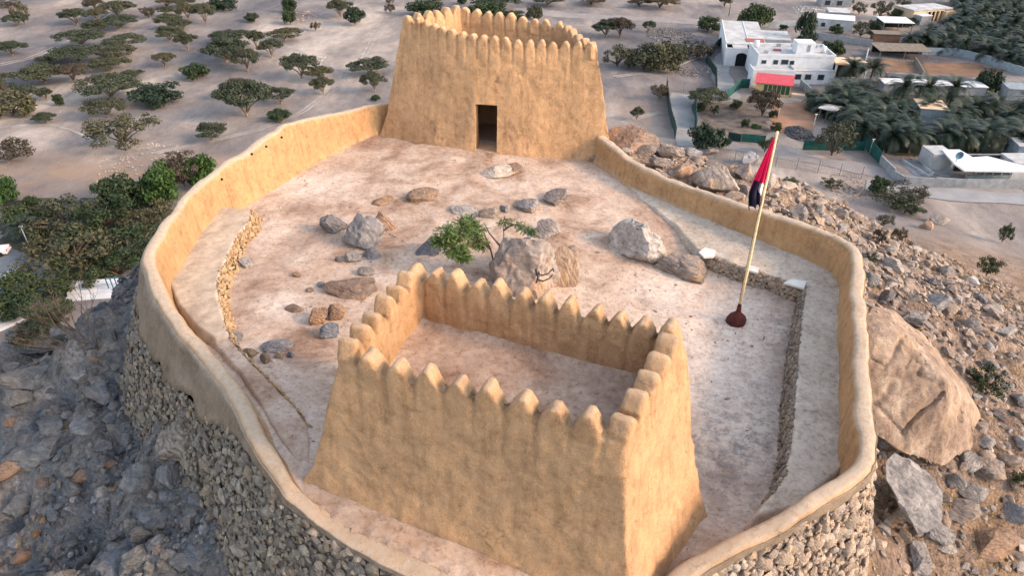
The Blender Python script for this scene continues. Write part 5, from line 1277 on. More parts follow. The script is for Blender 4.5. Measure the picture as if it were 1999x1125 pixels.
def row_labels(items, tail, per=18):
    items = sorted(items, key=lambda q: q[2]); nrow = max(1, math.ceil(len(items)/per)); per = math.ceil(len(items)/nrow)
    for rI in range(nrow):
        for cI, (o, px, py, desc) in enumerate(sorted(items[rI*per:(rI+1)*per], key=lambda q: q[1])):
            o['label'] = ' '.join((f'{desc}, {ORD[cI]} from left' + (f', {rowname[rI]} row down' if nrow > 1 and rI else (', topmost row' if nrow > 1 else ''))+f', {tail}').split())
row_labels(rocklist['ne'], 'ridge behind right parapet'); row_labels(rocklist['e'], 'slope outside right wall'); row_labels(rocklist['w'], 'shaded left slope')
for g, lst in groups:
    lst = sorted(lst, key=lambda q: q[1]); nrow = max(1, round(len(lst)/10)); per = math.ceil(len(lst)/nrow)
    if g.startswith('hollow'): lst = [(q[0], q[1]+8, q[2]*1.15, q[3]*1.15, q[4]) for q in lst]
    for rI in range(nrow):
        row = sorted(lst[rI*per:(rI+1)*per], key=lambda q: q[0])
        for cI, q in enumerate(row):
            kd = K[q[4]]; sz_ = 'wide' if q[2] > 66 else ('small' if q[2] < 32 else '')
            rt = (f', {rowname[rI]} row down' if rI else ', topmost row') if nrow > 1 else ''
            lbl = ' '.join(f'{sz_} {kd[2]}, {ORD[cI]} from left{rt}, {place_short[g]}'.split())
            t_ = tree(q[0], q[1], q[2], q[3], kd[0], kd[1], lbl, grp_name[g], 'tree' if kd[0] != 'bushy' or q[4] != 's' else 'shrub')

rs_ = np.random.default_rng(77); sp3 = []; ss3 = []
while len(sp3) < 1500:
    px_, py_s = rs_.uniform(0, 1450), rs_.uniform(0, 330)
    if n3(np.array([px_*.02]), np.array([py_s*.04]), np.array([0.]), 8)[0] < .1: continue
    q = W(px_, py_s, PLAIN); g_ = gz(q[0], q[1])
    if g_ < PLAIN-2 or g_ > PLAIN+3: continue
    sp3.append((q[0], q[1], g_)); ss3.append(rs_.choice([.10, .17, .28], p=[.55, .33, .12]))
tag(scatter_mesh('desert_stones', np.array(sp3), np.array(ss3), 'scree', 1, 8, None, .7, None, 31), 'scattered stones and litter over the sandy plain', 'stones', kind='stuff')
# bare branched shrub on the left slope
dt = empty('dead_shrub'); tag(dt, 'almost leafless branching shrub on the left slope just below the stone wall', 'shrub')
p = hit(192, 684); s = mpp(p); mb = MB(); r_ = random.Random(4)
def branch(a, d_, L, rad, lv):
    pts = [a]; q = a.copy(); dd_ = d_.copy()
    for k in range(4):
        dd_ = (dd_+Vector((r_.uniform(-.22, .22), r_.uniform(-.22, .22), r_.uniform(-.08, .16)))).normalized(); q = q+dd_*L/4; pts.append(q.copy())
    mb.tube(pts, np.linspace(rad, rad*.45, 5), 5)
    if lv:
        for k in range(3): branch(pts[2+k % 3], (dd_+Vector((r_.uniform(-.7, .7), r_.uniform(-.7, .7), r_.uniform(-.1, .5)))).normalized(), L*.62, rad*.5, lv-1)
for v in ((-1, .1, .45), (-.9, .3, .6), (-.4, .2, .9), (-1, -.2, .3), (-.6, -.1, .7), (-.1, .3, 1)): branch(Vector(p), Vector(v).normalized(), 1.45, .035, 3)
mb.build('trunk', M['bark'], dt, True)
twig_crown([(np.array(p)+np.array([-1.9, .4, .9]), .55, .45), (np.array(p)+np.array([-1.4, .2, 1.3]), .4, .4), (np.array(p)+np.array([-2.3, .1, .6]), .4, .5)], 380, 1.5, 'leaf_olive', dt, 8)

# ------------------------------------------------------------------ date palms
def palm_meshes(seed):
    r = np.random.default_rng(seed); V = []; Fs = []; k = 0; Hh = 1.0
    for q in range(46):
        a = r.uniform(0, 6.28); el = r.uniform(-.35, 1.35); L = r.uniform(.85, 1.15); d0 = np.array([math.cos(a), math.sin(a), 0]); sd = np.array([-math.sin(a), math.cos(a), 0])
        p = np.array([0, 0, 0.]); e = el; n = 11
        for i in range(n):
            dr = d0*math.cos(e)+np.array([0, 0, math.sin(e)]); p2 = p+dr*L/n; e -= .10+.13*i/n
            up = np.cross(dr, sd)
            f = i/(n-1); ll = .30*math.sin(math.pi*(.12+.8*f))**.8
            for s in (-1, 1):
                for t in (.1, .6):
                    b0 = p+(p2-p)*t; tip = b0+sd*s*ll*.8+dr*ll*.55+np.array([0, 0, -.10*ll])
                    V += [b0, b0+dr*.035, tip]; Fs.append((k, k+1, k+2)); k += 3
            V += [p-sd*.012, p+sd*.012, p2+sd*.010, p2-sd*.010]; Fs.append((k, k+1, k+2)); Fs.append((k, k+2, k+3)); k += 4
            p = p2
    return mesh_np('fronds', V, np.array(Fs).ravel(), np.full(len(Fs), 3), [M['palm']], False)
PF = [palm_meshes(60+k) for k in range(4)]
mb = MB(); zz = np.linspace(-.1, 1, 9); mb.tube([(0, 0, z) for z in zz], [.24+(.03 if k % 2 else 0)-.05*z for k, z in enumerate(zz)], 8); PT = mb.mesh('trunk', [M['palm_trunk']], True)
def palm(p, rad, th, label, group, v):
    o = empty('date_palm', p, v*1.7); tag(o, label, 'palm', group)
    f = link('fronds', PF[v % 4], o, (0, 0, th)); f.scale = (rad, rad, rad*.95)
    t = link('trunk', PT, o); t.scale = (1, 1, th); return o
g1 = [(1590, 205), (1620, 188), (1690, 188), (1715, 205), (1760, 226), (1940, 226), (1999, 222), (1999, 296), (1935, 300), (1850, 288), (1745, 300), (1700, 290), (1672, 275), (1650, 245), (1610, 225)]
g2 = [(1765, 78), (1800, 70), (1860, 50), (1870, 20), (1850, 0), (1999, 0), (1999, 140), (1940, 115), (1880, 100), (1800, 92), (1760, 85)]
placed = []; r_ = random.Random(17)
named_palms = [(1733, 300, 'frond-heavy palm in the front row behind the green fence, leftmost of the big ones'), (1772, 300, 'palm in the front row just left of the blue drum'), (1832, 296, 'lone-standing palm just behind the blue drum, in front of the cream shed roof'), (1868, 298, 'leaning palm in the front row right of the blue drum'), (1917, 296, 'bushy palm in the front row above the white roofed farm building'), (1655, 168, 'palm at the back of the grove nearest the white house'), (1695, 170, 'pale fronded palm at the back of the grove near the brown pens'), (1800, 215, 'palm poking up over the long white roof, left of centre'), (1755, 212, 'palm in front of the left end of the long white roof'), (1850, 214, 'palm in front of the middle of the long white roof'), (1990, 285, 'palm at the right edge of the photo above the farm building')]
for k, (px, py, lb_) in enumerate(named_palms):
    p = phit(px, py); placed.append(p); palm(p, 3.9, 3.2 if py > 250 else 4.0, lb_, 'date palms in the near grove', k)
for reg, n, sp, gname, lbl in ((g1, 88, 3.9, 'date palms in the near grove', 'dark date palm packed in the near grove right of the white house'), (g2, 105, 4.6, 'date palms in the far grove', 'dark date palm packed in the far grove at the top right corner')):
    c = 0; tries = 0; plist = []
    while c < n and tries < 5000:
        tries += 1
        px = r_.uniform(min(q[0] for q in reg), max(q[0] for q in reg)); py = r_.uniform(min(q[1] for q in reg), max(q[1] for q in reg))
        if not in_poly(px, py, reg): continue
        p = phit(px, py+8)
        if any((p[0]-q[0])**2+(p[1]-q[1])**2 < sp*sp for q in placed): continue
        if reg is g1 and (1768 < px < 1852 and 236 < py < 284): continue
        placed.append(p); rad_ = r_.uniform(3.2, 4.3); plist.append((palm(p, rad_, r_.uniform(1.4, 3.4), lbl, gname, r_.randrange(40)), px, py, ('broad' if rad_ > 3.75 else 'narrow')+' date palm')); c += 1
    row_labels(plist, 'near grove' if reg is g1 else 'far grove')
pl = phit(55, 472); palm(pl, 2.6, 2.2, 'single palm at the left edge beside the road, above the parked car', None, 3)

# ------------------------------------------------------------------ flat ground sheets on the plain
def sheet(name, poly_px, mat, lift, label=None, kind='structure', z=PLAIN):
    P = np.array([W(a, b, z)[:2] for a, b in poly_px]); x0, y0 = P.min(0); x1, y1 = P.max(0); st = max(.8, (x1-x0)/70)
    X, Y = np.meshgrid(np.arange(x0-st, x1+st, st), np.arange(y0-st, y1+st*1, st)); D = seg_dist(X, Y, P)+.8*n3(X*.4, Y*.4, 0*X, 3)
    Z = np.array([gz(a, b) for a, b in zip(X.ravel(), Y.ravel())]).reshape(X.shape)+lift
    k = grid_faces(X.shape[1], X.shape[0]); kp = (D.ravel()[k] < st*.3).all(1)
    if not kp.any(): return
    us, iv = np.unique(k[kp], return_inverse=True)
    o = link(name, mesh_np(name, np.stack([X.ravel(), Y.ravel(), Z.ravel()], 1)[us], iv.ravel(), np.full(kp.sum(), 4), [M[mat]])); tag(o, kind=kind); return o
def strip(name, line_px, width, mat, lift, z=PLAIN):
    L = resample(chaikin(np.array([[*W(a, b, z)[:2], 0] for a, b in line_px]), 2), 1.2); t = np.gradient(L[:, :2], axis=0); t /= np.linalg.norm(t, axis=1, keepdims=True)
    V = []; m_ = 5
    for k in range(len(L)):
        for j in range(m_):
            o_ = (j/(m_-1)-.5)*width*(1+.12*math.sin(k*.7)); x = L[k, 0]-t[k, 1]*o_; y = L[k, 1]+t[k, 0]*o_; V.append((x, y, gz(x, y)+lift))
    f = grid_faces(m_, len(L)); o = link(name, mesh_np(name, V, f.ravel(), np.full(len(f), 4), [M[mat]])); tag(o, kind='structure'); return o
strip('road', [(1000, 22), (1180, 32), (1300, 36), (1440, 46), (1540, 58), (1600, 40)], 7, 'road', .05)
strip('lane', [(1332, 182), (1330, 220), (1345, 285)], 4.6, 'roadgrey', .06)
strip('driveway', [(1425, 188), (1410, 150), (1400, 120), (1445, 85), (1470, 60)], 4.5, 'roadgrey', .07)
strip('track', [(1380, 275), (1450, 290), (1560, 312), (1700, 338), (1800, 360), (1999, 388)], 4.2, 'road', .06)
strip('track', [(1690, 362), (1760, 374), (1850, 384), (2060, 398)], 4, 'roadgrey', .09)
strip('road', [(-60, 500), (20, 515), (60, 540), (40, 590), (-40, 620)], 5.5, 'asphalt', .07)
for ln in ([(300, 300), (420, 270), (520, 255), (640, 190), (700, 120), (740, 60)], [(0, 250), (110, 235), (240, 300), (330, 280)], [(560, 90), (620, 120), (700, 150)], [(1200, 150), (1290, 140), (1380, 100)], [(1215, 240), (1290, 215)], [(0, 130), (90, 110), (180, 40), (260, 0)]):
    for off_ in (-1.0, 1.0):
        L_ = [(a+off_*3.2, b+off_*.9) for a, b in ln]; strip('track', L_, .55, 'rut', .05)
sheet('soil_yard', [(1510, 200), (1590, 195), (1600, 230), (1590, 262), (1545, 268), (1500, 250)], 'orange', .06)
sheet('garden_bed', [(1368, 200), (1420, 192), (1500, 200), (1500, 262), (1440, 268), (1365, 250)], 'gardensoil', .045)
sheet('soil_yard', [(1575, 125), (1680, 118), (1680, 138), (1600, 140)], 'orange', .06)
sheet('animal_pen_ground', [(1696, 113), (1785, 118), (1792, 143), (1690, 140)], 'brownsoil', .06)
sheet('animal_pen_ground', [(1800, 117), (1890, 118), (1960, 135), (1960, 150), (1805, 148)], 'brownsoil', .06)
sheet('field', [(1760, 156), (1999, 165), (1999, 190), (1760, 178)], 'lawn', .05)
sheet('grove_floor', [(1575, 200), (1640, 165), (1700, 152), (1740, 180), (1999, 195), (1999, 298), (1745, 305), (1700, 292), (1650, 245)], 'darksoil', .08); sheet('grove_floor', g2, 'darksoil', .08)
sheet('grove_floor', [(0, 395), (120, 390), (330, 380), (345, 420), (260, 520), (190, 560), (60, 600), (0, 590)], 'darksoil', .04)
sheet('yard', [(1755, 312), (1835, 310), (1880, 345), (1790, 350)], 'block', .06)

# ------------------------------------------------------------------ buildings
class Frame:
    def __init__(s, p1, p2, base=None):
        a = Vector(phit(*p1)); b = Vector(phit(*p2)); s.z = min(a.z, b.z)-.15 if base is None else base; s.a = a; d_ = b-a; d_.z = 0; s.L = d_.length; s.x = d_.normalized(); s.y = Vector((-s.x.y, s.x.x, 0)); s.rz = math.atan2(s.x.y, s.x.x)
    def P(s, u, v, h): q = s.a+s.x*u+s.y*v; return (q.x, q.y, s.z+h)
    def box(s, mb, u0, u1, v0, v1, h0, h1, mi=0):
        mb.box(s.P((u0+u1)/2, (v0+v1)/2, (h0+h1)/2), (u1-u0, v1-v0, h1-h0), s.rz, mi); return mb
    def part(s, name, mat, parent, *bx):
        mb = MB()
        for b in bx: s.box(mb, *b)
        return mb.build(name, M[mat], parent)
    def window(s, u, h, w_, hh, parent, v=0, glass='glass', frame='block', bars=False):
        f = s.part('window', frame, parent, (u-w_/2-.08, u+w_/2+.08, v-.06, v+.05, h-.08, h), (u-w_/2-.08, u+w_/2+.08, v-.06, v+.05, h+hh, h+hh+.08), (u-w_/2-.08, u-w_/2, v-.06, v+.05, h, h+hh), (u+w_/2, u+w_/2+.08, v-.06, v+.05, h, h+hh))
        s.part('pane', glass, f, (u-w_/2, u+w_/2, v-.035, v+.05, h, h+hh)); return f
def rbox(x0, x1, y0, y1, h0, h1, t=.25): return (x0, x1, y0, y1, h0, h1)
# main white house
h = empty('white_house'); tag(h, 'flat-roofed white two-part house with dark windows, largest house, right of the far tower', 'house')
f = Frame((1466, 163), (1548, 165)); L = f.L
f.part('wall', 'white', h, (0, L, 0, 4.2, 0, 3.4), (1.6, L+9.2, 4.2, 14.5, 0, 5.6), (L+.002, L+9.2, 2.2, 4.2, 0, 3.0))
f.part('parapet', 'white', h, (0, L, -.08, .14, 3.4, 3.85), (-.08, .14, .14, 4.2, 3.4, 3.85), (L-.14, L+.08, .14, 4.2, 3.4, 3.85), (1.5, L+9.3, 4.1, 4.32, 5.6, 6.15), (1.5, 1.75, 4.32, 14.5, 5.6, 6.15), (L+9.05, L+9.3, 4.32, 14.5, 5.6, 6.15), (1.75, L+9.05, 14.3, 14.55, 5.6, 6.15))
f.part('roof', 'white_dirty', h, (.15, L-.15, .15, 4.1, 3.4, 3.46), (1.76, L+9.04, 4.33, 14.28, 5.6, 5.7), (L, L+9.2, 2.15, 4.09, 3.0, 3.12))
f.part('stair_block', 'white', h, (L+1, L+5.0, 6.0, 10, 5.6, 8.2)); f.window(L+3.6, 6.4, .5, 1.3, h, 6.0, 'block')
for u, hh_, ww, zz_ in ((3.0, 4.0, 1.0, .7), (5.6, 3.9, 1.0, .9), (7.6, 3.9, 1.5, 1.0), (9.2, 3.9, .9, .8)): f.window(u, hh_, ww, zz_, h, 4.2)
for u, hh_, ww, zz_ in ((L*.86, 1.3, 1.3, 1.3), (L*.3, 2.0, .8, .7)): f.window(u, hh_, ww, zz_, h, 0)
for u in (L+1.4, L+3.6, L+6.4): f.window(u, 1.2, 1.3, 1.1, h, 2.2)
mb = MB(); q = f.P(2.6, 12, 6.5); mb.tube([f.P(2.6, 12, 5.7), f.P(2.6, 12, 7.2)], .65, 12); mb.build('water_tank', M['white'], h, True)
mb = MB(); mb.tube([f.P(L+7.6, 8, 5.7), f.P(L+7.6, 8, 7.1)], .55, 12); mb.build('water_tank', M['white'], h, True)
cpt = f
for u, v in ((3.2, 6.0), (7.5, 12.5), (L+6.5, 12.0), (L+1.6, 12.6)):
    f.part('air_conditioner', 'block', h, (u, u+.9, v, v+.5, 5.7, 6.4))
f.part('rooftop_junk', 'rust', h, (6.0, 7.6, 8.6, 9.6, 5.7, 6.0))
h = empty('carport'); tag(h, 'open carport with a flat slab roof at the right end of the white house', 'carport')
f.part('roof', 'cream', h, (L+9.5, L+16.5, 3.2, 9, 4.3, 4.6)); f.part('back_wall', 'white', h, (L+9.5, L+16.3, 8.6, 8.8, 0, 4.29)); f.part('low_wall', 'blueblock', h, (L+9.5, L+16.3, 2.9, 3.1, 0, 1.6))
f.part('interior', 'dark', h, (L+9.6, L+16.2, 8.2, 8.55, 0, 4.1))
for u in (L+9.5, L+16.1): f.part('post', 'white', h, (u, u+.35, 3.3, 3.7, 0, 4.28))
# long workshop
h = empty('long_workshop'); tag(h, 'long white flat-roofed workshop with a dark arched gate, behind the white house', 'building')
f = Frame((1415, 124), (1487, 128)); L = f.L; dep = 30
f.part('wall', 'white', h, (0, L*.27, 0, .3, 0, 4.4), (L*.27, L*.56, 0, .3, 3.6, 4.4), (L*.56, L*.98, 0, .3, 0, 4.1), (-.3, -.002, 0, dep, 0, 4.4), (L*1.05, L*1.08, 2, dep, 0, 4.3))
mb = MB(); pts = []; w0, w1 = L*.27, L*.56
arch = [(w0, 2.6)]+[(w0+(w1-w0)*(.5-.5*math.cos(math.pi*k/8)), 2.6+.75*math.sin(math.pi*k/8)) for k in range(1, 8)]+[(w1, 2.6)]
mb.add([f.P(u, .3, z) for u, z in [(w0, 3.6)]+arch+[(w1, 3.6)]]+[f.P(u, 0, z) for u, z in [(w0, 3.6)]+arch+[(w1, 3.6)]], [(11-1, *range(0, 10))[::-1], tuple(range(11, 22))]+[(i, i+1, i+12, i+11) for i in range(10)]); mb.build('arch', M['white'], h)
f.part('gate', 'dark', h, (w0+.1, w1-.1, .35, .45, 0, 3.3))
f.part('roof', 'white_dirty', h, (-.3, L*1.08, 3.5, dep, 4.42, 4.62), (L*.15, L*.55, .32, 3.49, 4.3, 4.5)); f.part('rusty_roof_panel', 'rust', h, (L*.55, L*1.05, 6, 9.5, 4.66, 4.76))
f.part('roof_ridge', 'white', h, (-.3, -.05, 3.5, dep, 4.62, 4.85), (L*.6, L*.62, 10, dep, 4.62, 4.75)); f.part('open_shed_front', 'dark', h, (L*.2, L*1.0, 3.4, 3.49, 2.6, 4.25))
f.part('lower_roof', 'white_dirty', h, (L*1.1, L*1.9, 14, 24, 3.6, 3.8)); f.part('side_wall', 'block', h, (L*1.1, L*1.88, 14.1, 14.3, 0, 3.59))
h = empty('water_tank'); tag(h, 'round pale blue water tank between the workshop gate and the white house', 'tank')
p = phit(1466, 131); mb = MB(); mb.tube([(p[0], p[1], p[2]), (p[0], p[1], p[2]+.6), (p[0], p[1], p[2]+1.9), (p[0], p[1], p[2]+2.4), (p[0], p[1], p[2]+2.6)], [.9, 1.15, 1.15, .8, .2], 16); mb.build('tank', M['white'], h, True)
mb = MB(); mb.tube([(p[0], p[1], p[2]+2.6), (p[0], p[1], p[2]+2.75)], [.3, .3], 10); mb.build('lid', M['bluemetal'], h)
# red roofed room
h = empty('sun_room'); tag(h, 'yellow garden room with a bright red roof and green windows in front of the white house', 'building')
f = Frame((1473, 180), (1541, 187)); L = f.L
f.part('wall', 'yellow', h, (0, L, 0, .25, 0, .7), (0, L*.22, 0, .25, .7, 2.7), (0, .25, .25, 4.5, 0, 2.7), (L-.25, L, .25, 4.5, 0, 2.7), (0, L, 4.5, 4.7, 0, 2.7), (L*.22, L, 0, .25, 2.5, 2.7), (L-.18, L, 0, .25, .7, 2.5))
n = 6
for k in range(n):
    u0 = L*.22+(L-.18-L*.22)*k/n; u1 = L*.22+(L-.18-L*.22)*(k+1)/n
    q = f.part('window', 'yellow', h, (u0, u0+.12, -.02, .24, .7, 2.5)); f.part('pane', 'greenglass', q, (u0+.12, u1, .08, .14, .7, 2.5))
mb = MB(); a = [f.P(u, v, z) for u, v, z in ((-.35, -.45, 2.75), (L+.35, -.45, 2.75), (L+.35, 5.1, 3.45), (-.35, 5.1, 3.45))]; b = [(x, y, z+.12) for x, y, z in a]
mb.add(a+b, [(3, 2, 1, 0), (4, 5, 6, 7), (0, 1, 5, 4), (1, 2, 6, 5), (2, 3, 7, 6), (3, 0, 4, 7)]); mb.build('roof', M['redroof'], h)
h = empty('garden_step'); tag(h, 'low cream plinth against the right side of the red roofed room', 'plinth'); f.part('plinth', 'cream', h, (L+.4, L+3.2, .2, 1.6, 0, .9))
def simple_shed(name, label, p1, p2, dep, hgt, wall='block', roof='white_dirty', over=.3, open_front=False, tilt=.0, wins=()):
    h = empty(name); tag(h, label, 'shed' if 'shed' in name or 'shelter' in name else 'building'); f = Frame(p1, p2); L = f.L
    if open_front:
        for u in (0, L/2, L-.15): f.part('post', 'metal', h, (u, u+.15, .05, .2, 0, hgt))
        f.part('back_wall', wall, h, (0, L, dep-.2, dep, 0, hgt)); f.part('interior', 'dark', h, (.2, L-.2, dep-.4, dep-.25, 0, hgt-.1))
    else:
        f.part('wall', wall, h, (0, L, 0, dep, 0, hgt))
        for u, z, w_, hh_ in wins: f.window(u*L, z, w_, hh_, h, 0)
    mb = MB(); a = [f.P(u, v, z) for u, v, z in ((-over, -over, hgt+.02), (L+over, -over, hgt+.02), (L+over, dep+over, hgt+.02+tilt), (-over, dep+over, hgt+.02+tilt))]; b = [(x, y, z+.14) for x, y, z in a]
    mb.add(a+b, [(3, 2, 1, 0), (4, 5, 6, 7), (0, 1, 5, 4), (1, 2, 6, 5), (2, 3, 7, 6), (3, 0, 4, 7)]); mb.build('roof', M[roof], h); return h
simple_shed('block_hut', 'small grey block hut with a pale roof near the top edge', (1616, 38), (1655, 40), 7, 2.6, 'block', 'white_dirty', .2, False, 0, ((.3, 1, .8, .8),))
simple_shed('long_outbuilding', 'long low white outbuilding left of the round dark green tree in the upper village', (1590, 58), (1662, 64), 7, 3.0, 'white_dirty', 'white', .2, False, 0, ((.2, 1, 1, 1), (.6, 1, 1, 1)))
simple_shed('striped_shed', 'open shed with a white and dark striped roof in the upper village', (1722, 62), (1778, 64), 8, 2.8, 'block', 'white', .3, True)
simple_shed('concrete_ruin', 'unfinished grey concrete structure at the top edge of the village', (1602, 14), (1660, 16), 8, 3, 'block', 'block', .1, False, 0, ((.2, .8, 1.6, 1.4), (.6, .8, 1.6, 1.4)))
simple_shed('thatched_shelter', 'long grey thatched animal shelter above the brown pens', (1716, 112), (1812, 114), 6, 2.4, 'thatch', 'thatch', .4, True, .3)
simple_shed('thatched_shelter', 'small brown roofed shelter between the striped shed and the pens', (1705, 82), (1755, 84), 4, 2.2, 'brownsoil', 'thatch', .3, False)
simple_shed('long_white_shed', 'long narrow white roof showing between the palms', (1722, 184), (1920, 192), 4.0, 2.2, 'block', 'white', .2, False)
simple_shed('cream_roof_shed', 'cream slab roof among the palms in the middle of the near grove', (1788, 246), (1838, 250), 5.5, 3.6, 'blueblock', 'cream', .3, False)
simple_shed('garden_shelter', 'small shelter with a pale tin roof at the edge of the orange soil yard', (1595, 238), (1622, 244), 3.0, 2.6, 'dark', 'white_dirty', .35, True)
simple_shed('blue_roofed_hut', 'low blue grey roof at the right edge behind the palms', (1960, 202), (1999, 205), 5, 2.5, 'block', 'blueblock', .2, False)
# far yellow house with veranda
h = empty('veranda_house'); tag(h, 'long cream house with a columned veranda near the top right grove', 'house'); f = Frame((1778, 45), (1850, 40)); L = f.L
f.part('wall', 'cream', h, (0, L*.35, 0, 7, 0, 3.6), (L*.35, L, 2.6, 7, 0, 3.6), (L*.82, L*1.2, -1.0, 2.59, 0, 3.0)); f.part('roof', 'white_dirty', h, (-.3, L+.3, -.3, 7.3, 3.62, 3.85)); f.part('cornice', 'cream', h, (L*.35, L*.82, -.1, .15, 3.1, 3.6))
for k in range(5): f.part('column', 'cream', h, (L*(.36+.11*k), L*(.36+.11*k)+.4, -.1, .2, 0, 3.1))
for k in range(3): f.window(L*(.46+.13*k), .8, 1.2, 1.6, h, 2.6)
f.part('lower_roof', 'white', h, (L*.02, L*.3, -3.2, -.32, 2.6, 2.8)); f.part('lower_wall', 'block', h, (L*.02, L*.3, -3.1, -.35, 0, 2.59))
# farm building low right
h = empty('farm_building'); tag(h, 'low farm building with a stepped white flat roof and dark open front, right side', 'building')
zr = PLAIN+3.0
def ppoly(pts, z): return [W(a, b, z)[:2] for a, b in pts]
mb = MB(); mb.prism(ppoly([(1838, 294), (1872, 294), (1898, 309), (1927, 307), (1999, 326), (2040, 332), (2035, 338), (1881, 335), (1862, 322)], zr), zr, zr+.22); mb.build('roof', M['white'], h)
f = Frame((1884, 356), (1968, 356)); L = f.L
f.part('back_wall', 'block', h, (0, L, 4.0, 4.2, 0, 2.9)); f.part('dark_interior', 'dark', h, (.1, L-.1, 3.7, 3.9, 0, 2.8)); f.part('low_wall', 'blueblock', h, (-.1, L, 0, .2, 0, .9))
for k in range(6): f.part('post', 'block', h, (L*k/5-.1, L*k/5+.1, .25, .45, 0, 2.95))
f.part('side_room', 'white_dirty', h, (L+.2, L+7, .2, 4.4, 0, 2.95)); f.part('side_room', 'white_dirty', h, (-3.6, -.2, 4.5, 8.4, 0, 2.7))
mb = MB(); dp = W(1866, 316, zr+.22); dpv = Vector(dp); mb.tube([dpv, dpv+Vector((0, 0, 1.1))], .05, 6); mb.build('dish_mast', M['metal'], h)
mb = MB(); c = dpv+Vector((0, -.1, 1.2)); V = []
for rI in range(5):
    for k in range(14): a = 2*math.pi*k/14; q = .16*rI; V.append((c.x+q*math.cos(a), c.y-.5*q*q, c.z+q*math.sin(a)))
mb.add(V, [(i*14+k, i*14+(k+1) % 14, (i+1)*14+(k+1) % 14, (i+1)*14+k) for i in range(4) for k in range(14)]); mb.build('satellite_dish', M['bluemetal'], h, True)
h = simple_shed('concrete_room', 'grey concrete room with a flat pale roof at the right edge beside the farm building', (1978, 318), (2030, 322), 5, 3.0, 'blueblock', 'white_dirty', .2, False)
# walls and fences
def wall_line(name, label, line, hgt, th_, mat, posts=False, cat='wall'):
    h = empty(name); tag(h, label, cat); pts = [Vector(phit(a, b)) for a, b in line]; mb = MB()
    for a, b in zip(pts[:-1], pts[1:]):
        d_ = b-a; d_.z = 0; L = d_.length; n = max(1, int(L/3)); rz = math.atan2(d_.y, d_.x)
        for k in range(n):
            q = a.lerp(b, (k+.5)/n); g = gz(q.x, q.y); mb.box((q.x, q.y, g+hgt/2-.15), (L/n+.002*(k % 2), th_+.004*(k % 2), hgt+.3), rz)
    mb.build('coursework' if not posts else 'cloth', M[mat], h)
    if posts:
        for a, b in zip(pts[:-1], pts[1:]):
            n = max(1, int((b-a).length/3))
            for k in range(n+1):
                q = a.lerp(b, k/n); m2 = MB(); g = gz(q.x, q.y); m2.tube([(q.x, q.y-.1, g-.2), (q.x, q.y-.1, g+hgt+.25)], .05, 5); m2.build('post', M['metal'], h)
    return h
wall_line('cloth_fence', 'tall dark green cloth fence along the left side of the grey lane', [(1300, 172), (1306, 215), (1318, 272)], 2.2, .06, 'darkgreen', True, 'fence')
wall_line('cloth_fence', 'dark green cloth fence along the right side of the grey lane', [(1357, 198), (1359, 250)], 2.0, .06, 'green', True, 'fence')
wall_line('cloth_fence', 'dark netted fence curving beside the driveway behind the far tower', [(1398, 180), (1397, 146), (1378, 118), (1398, 92), (1425, 68)], 2.0, .06, 'darkgreen', True, 'fence')
wall_line('cloth_fence', 'short bright green cloth fence beside the red roofed room', [(1420, 188), (1446, 168), (1462, 168)], 2.0, .06, 'green', True, 'fence')
wall_line('cloth_fence', 'low green cloth panel below the garden, left of the flag', [(1420, 272), (1445, 277)], 1.5, .06, 'darkgreen', True, 'fence')
wall_line('cloth_fence', 'low green cloth panel below the garden, just left of the flagpole top', [(1446, 277), (1492, 281)], 1.5, .06, 'green', True, 'fence')
wall_line('cloth_fence', 'long green cloth fence along the front of the near palm grove', [(1566, 292), (1620, 293), (1686, 296)], 1.7, .06, 'green', True, 'fence')
wall_line('cloth_fence', 'green cloth fence running down from the grove corner to the farm yard wall', [(1672, 272), (1695, 300), (1715, 325)], 2.2, .06, 'green', True, 'fence')
wall_line('boundary_wall', 'pale boundary wall running diagonally along the left edge of the near grove', [(1562, 165), (1600, 205), (1648, 248), (1672, 272)], 1.6, .25, 'blueblock')
wall_line('boundary_wall', 'pale concrete wall around the farm yard on the lower right', [(1715, 325), (1742, 352), (1762, 364), (1880, 372), (1999, 374)], 1.5, .25, 'block')
wall_line('boundary_wall', 'inner white kerb wall of the farm yard', [(1760, 318), (1808, 350), (1820, 345), (1800, 330)], .5, .2, 'white_dirty')
wall_line('boundary_wall', 'grey wall between the brown pens and the green field', [(1690, 148), (1830, 157), (1999, 172)], 1.2, .25, 'block')
wall_line('boundary_wall', 'grey wall curving along the far grove behind the pens', [(1800, 103), (1860, 104), (1930, 122), (1999, 150)], 1.8, .3, 'blueblock')
wall_line('boundary_wall', 'brown wall separating the two animal pens', [(1785, 118), (1800, 145)], 1.2, .25, 'thatch')
wall_line('boundary_wall', 'pale wall along the left side of the animal pens', [(1692, 108), (1684, 142)], 1.5, .25, 'white_dirty')
wall_line('boundary_wall', 'long grey wall crossing the upper village below the outbuilding', [(1560, 75), (1600, 80), (1650, 86), (1700, 92)], 1.8, .25, 'block')
wall_line('boundary_wall', 'pale perimeter wall behind the big green tree at the top of the village', [(1500, 52), (1560, 54), (1585, 56)], 1.8, .25, 'white_dirty')
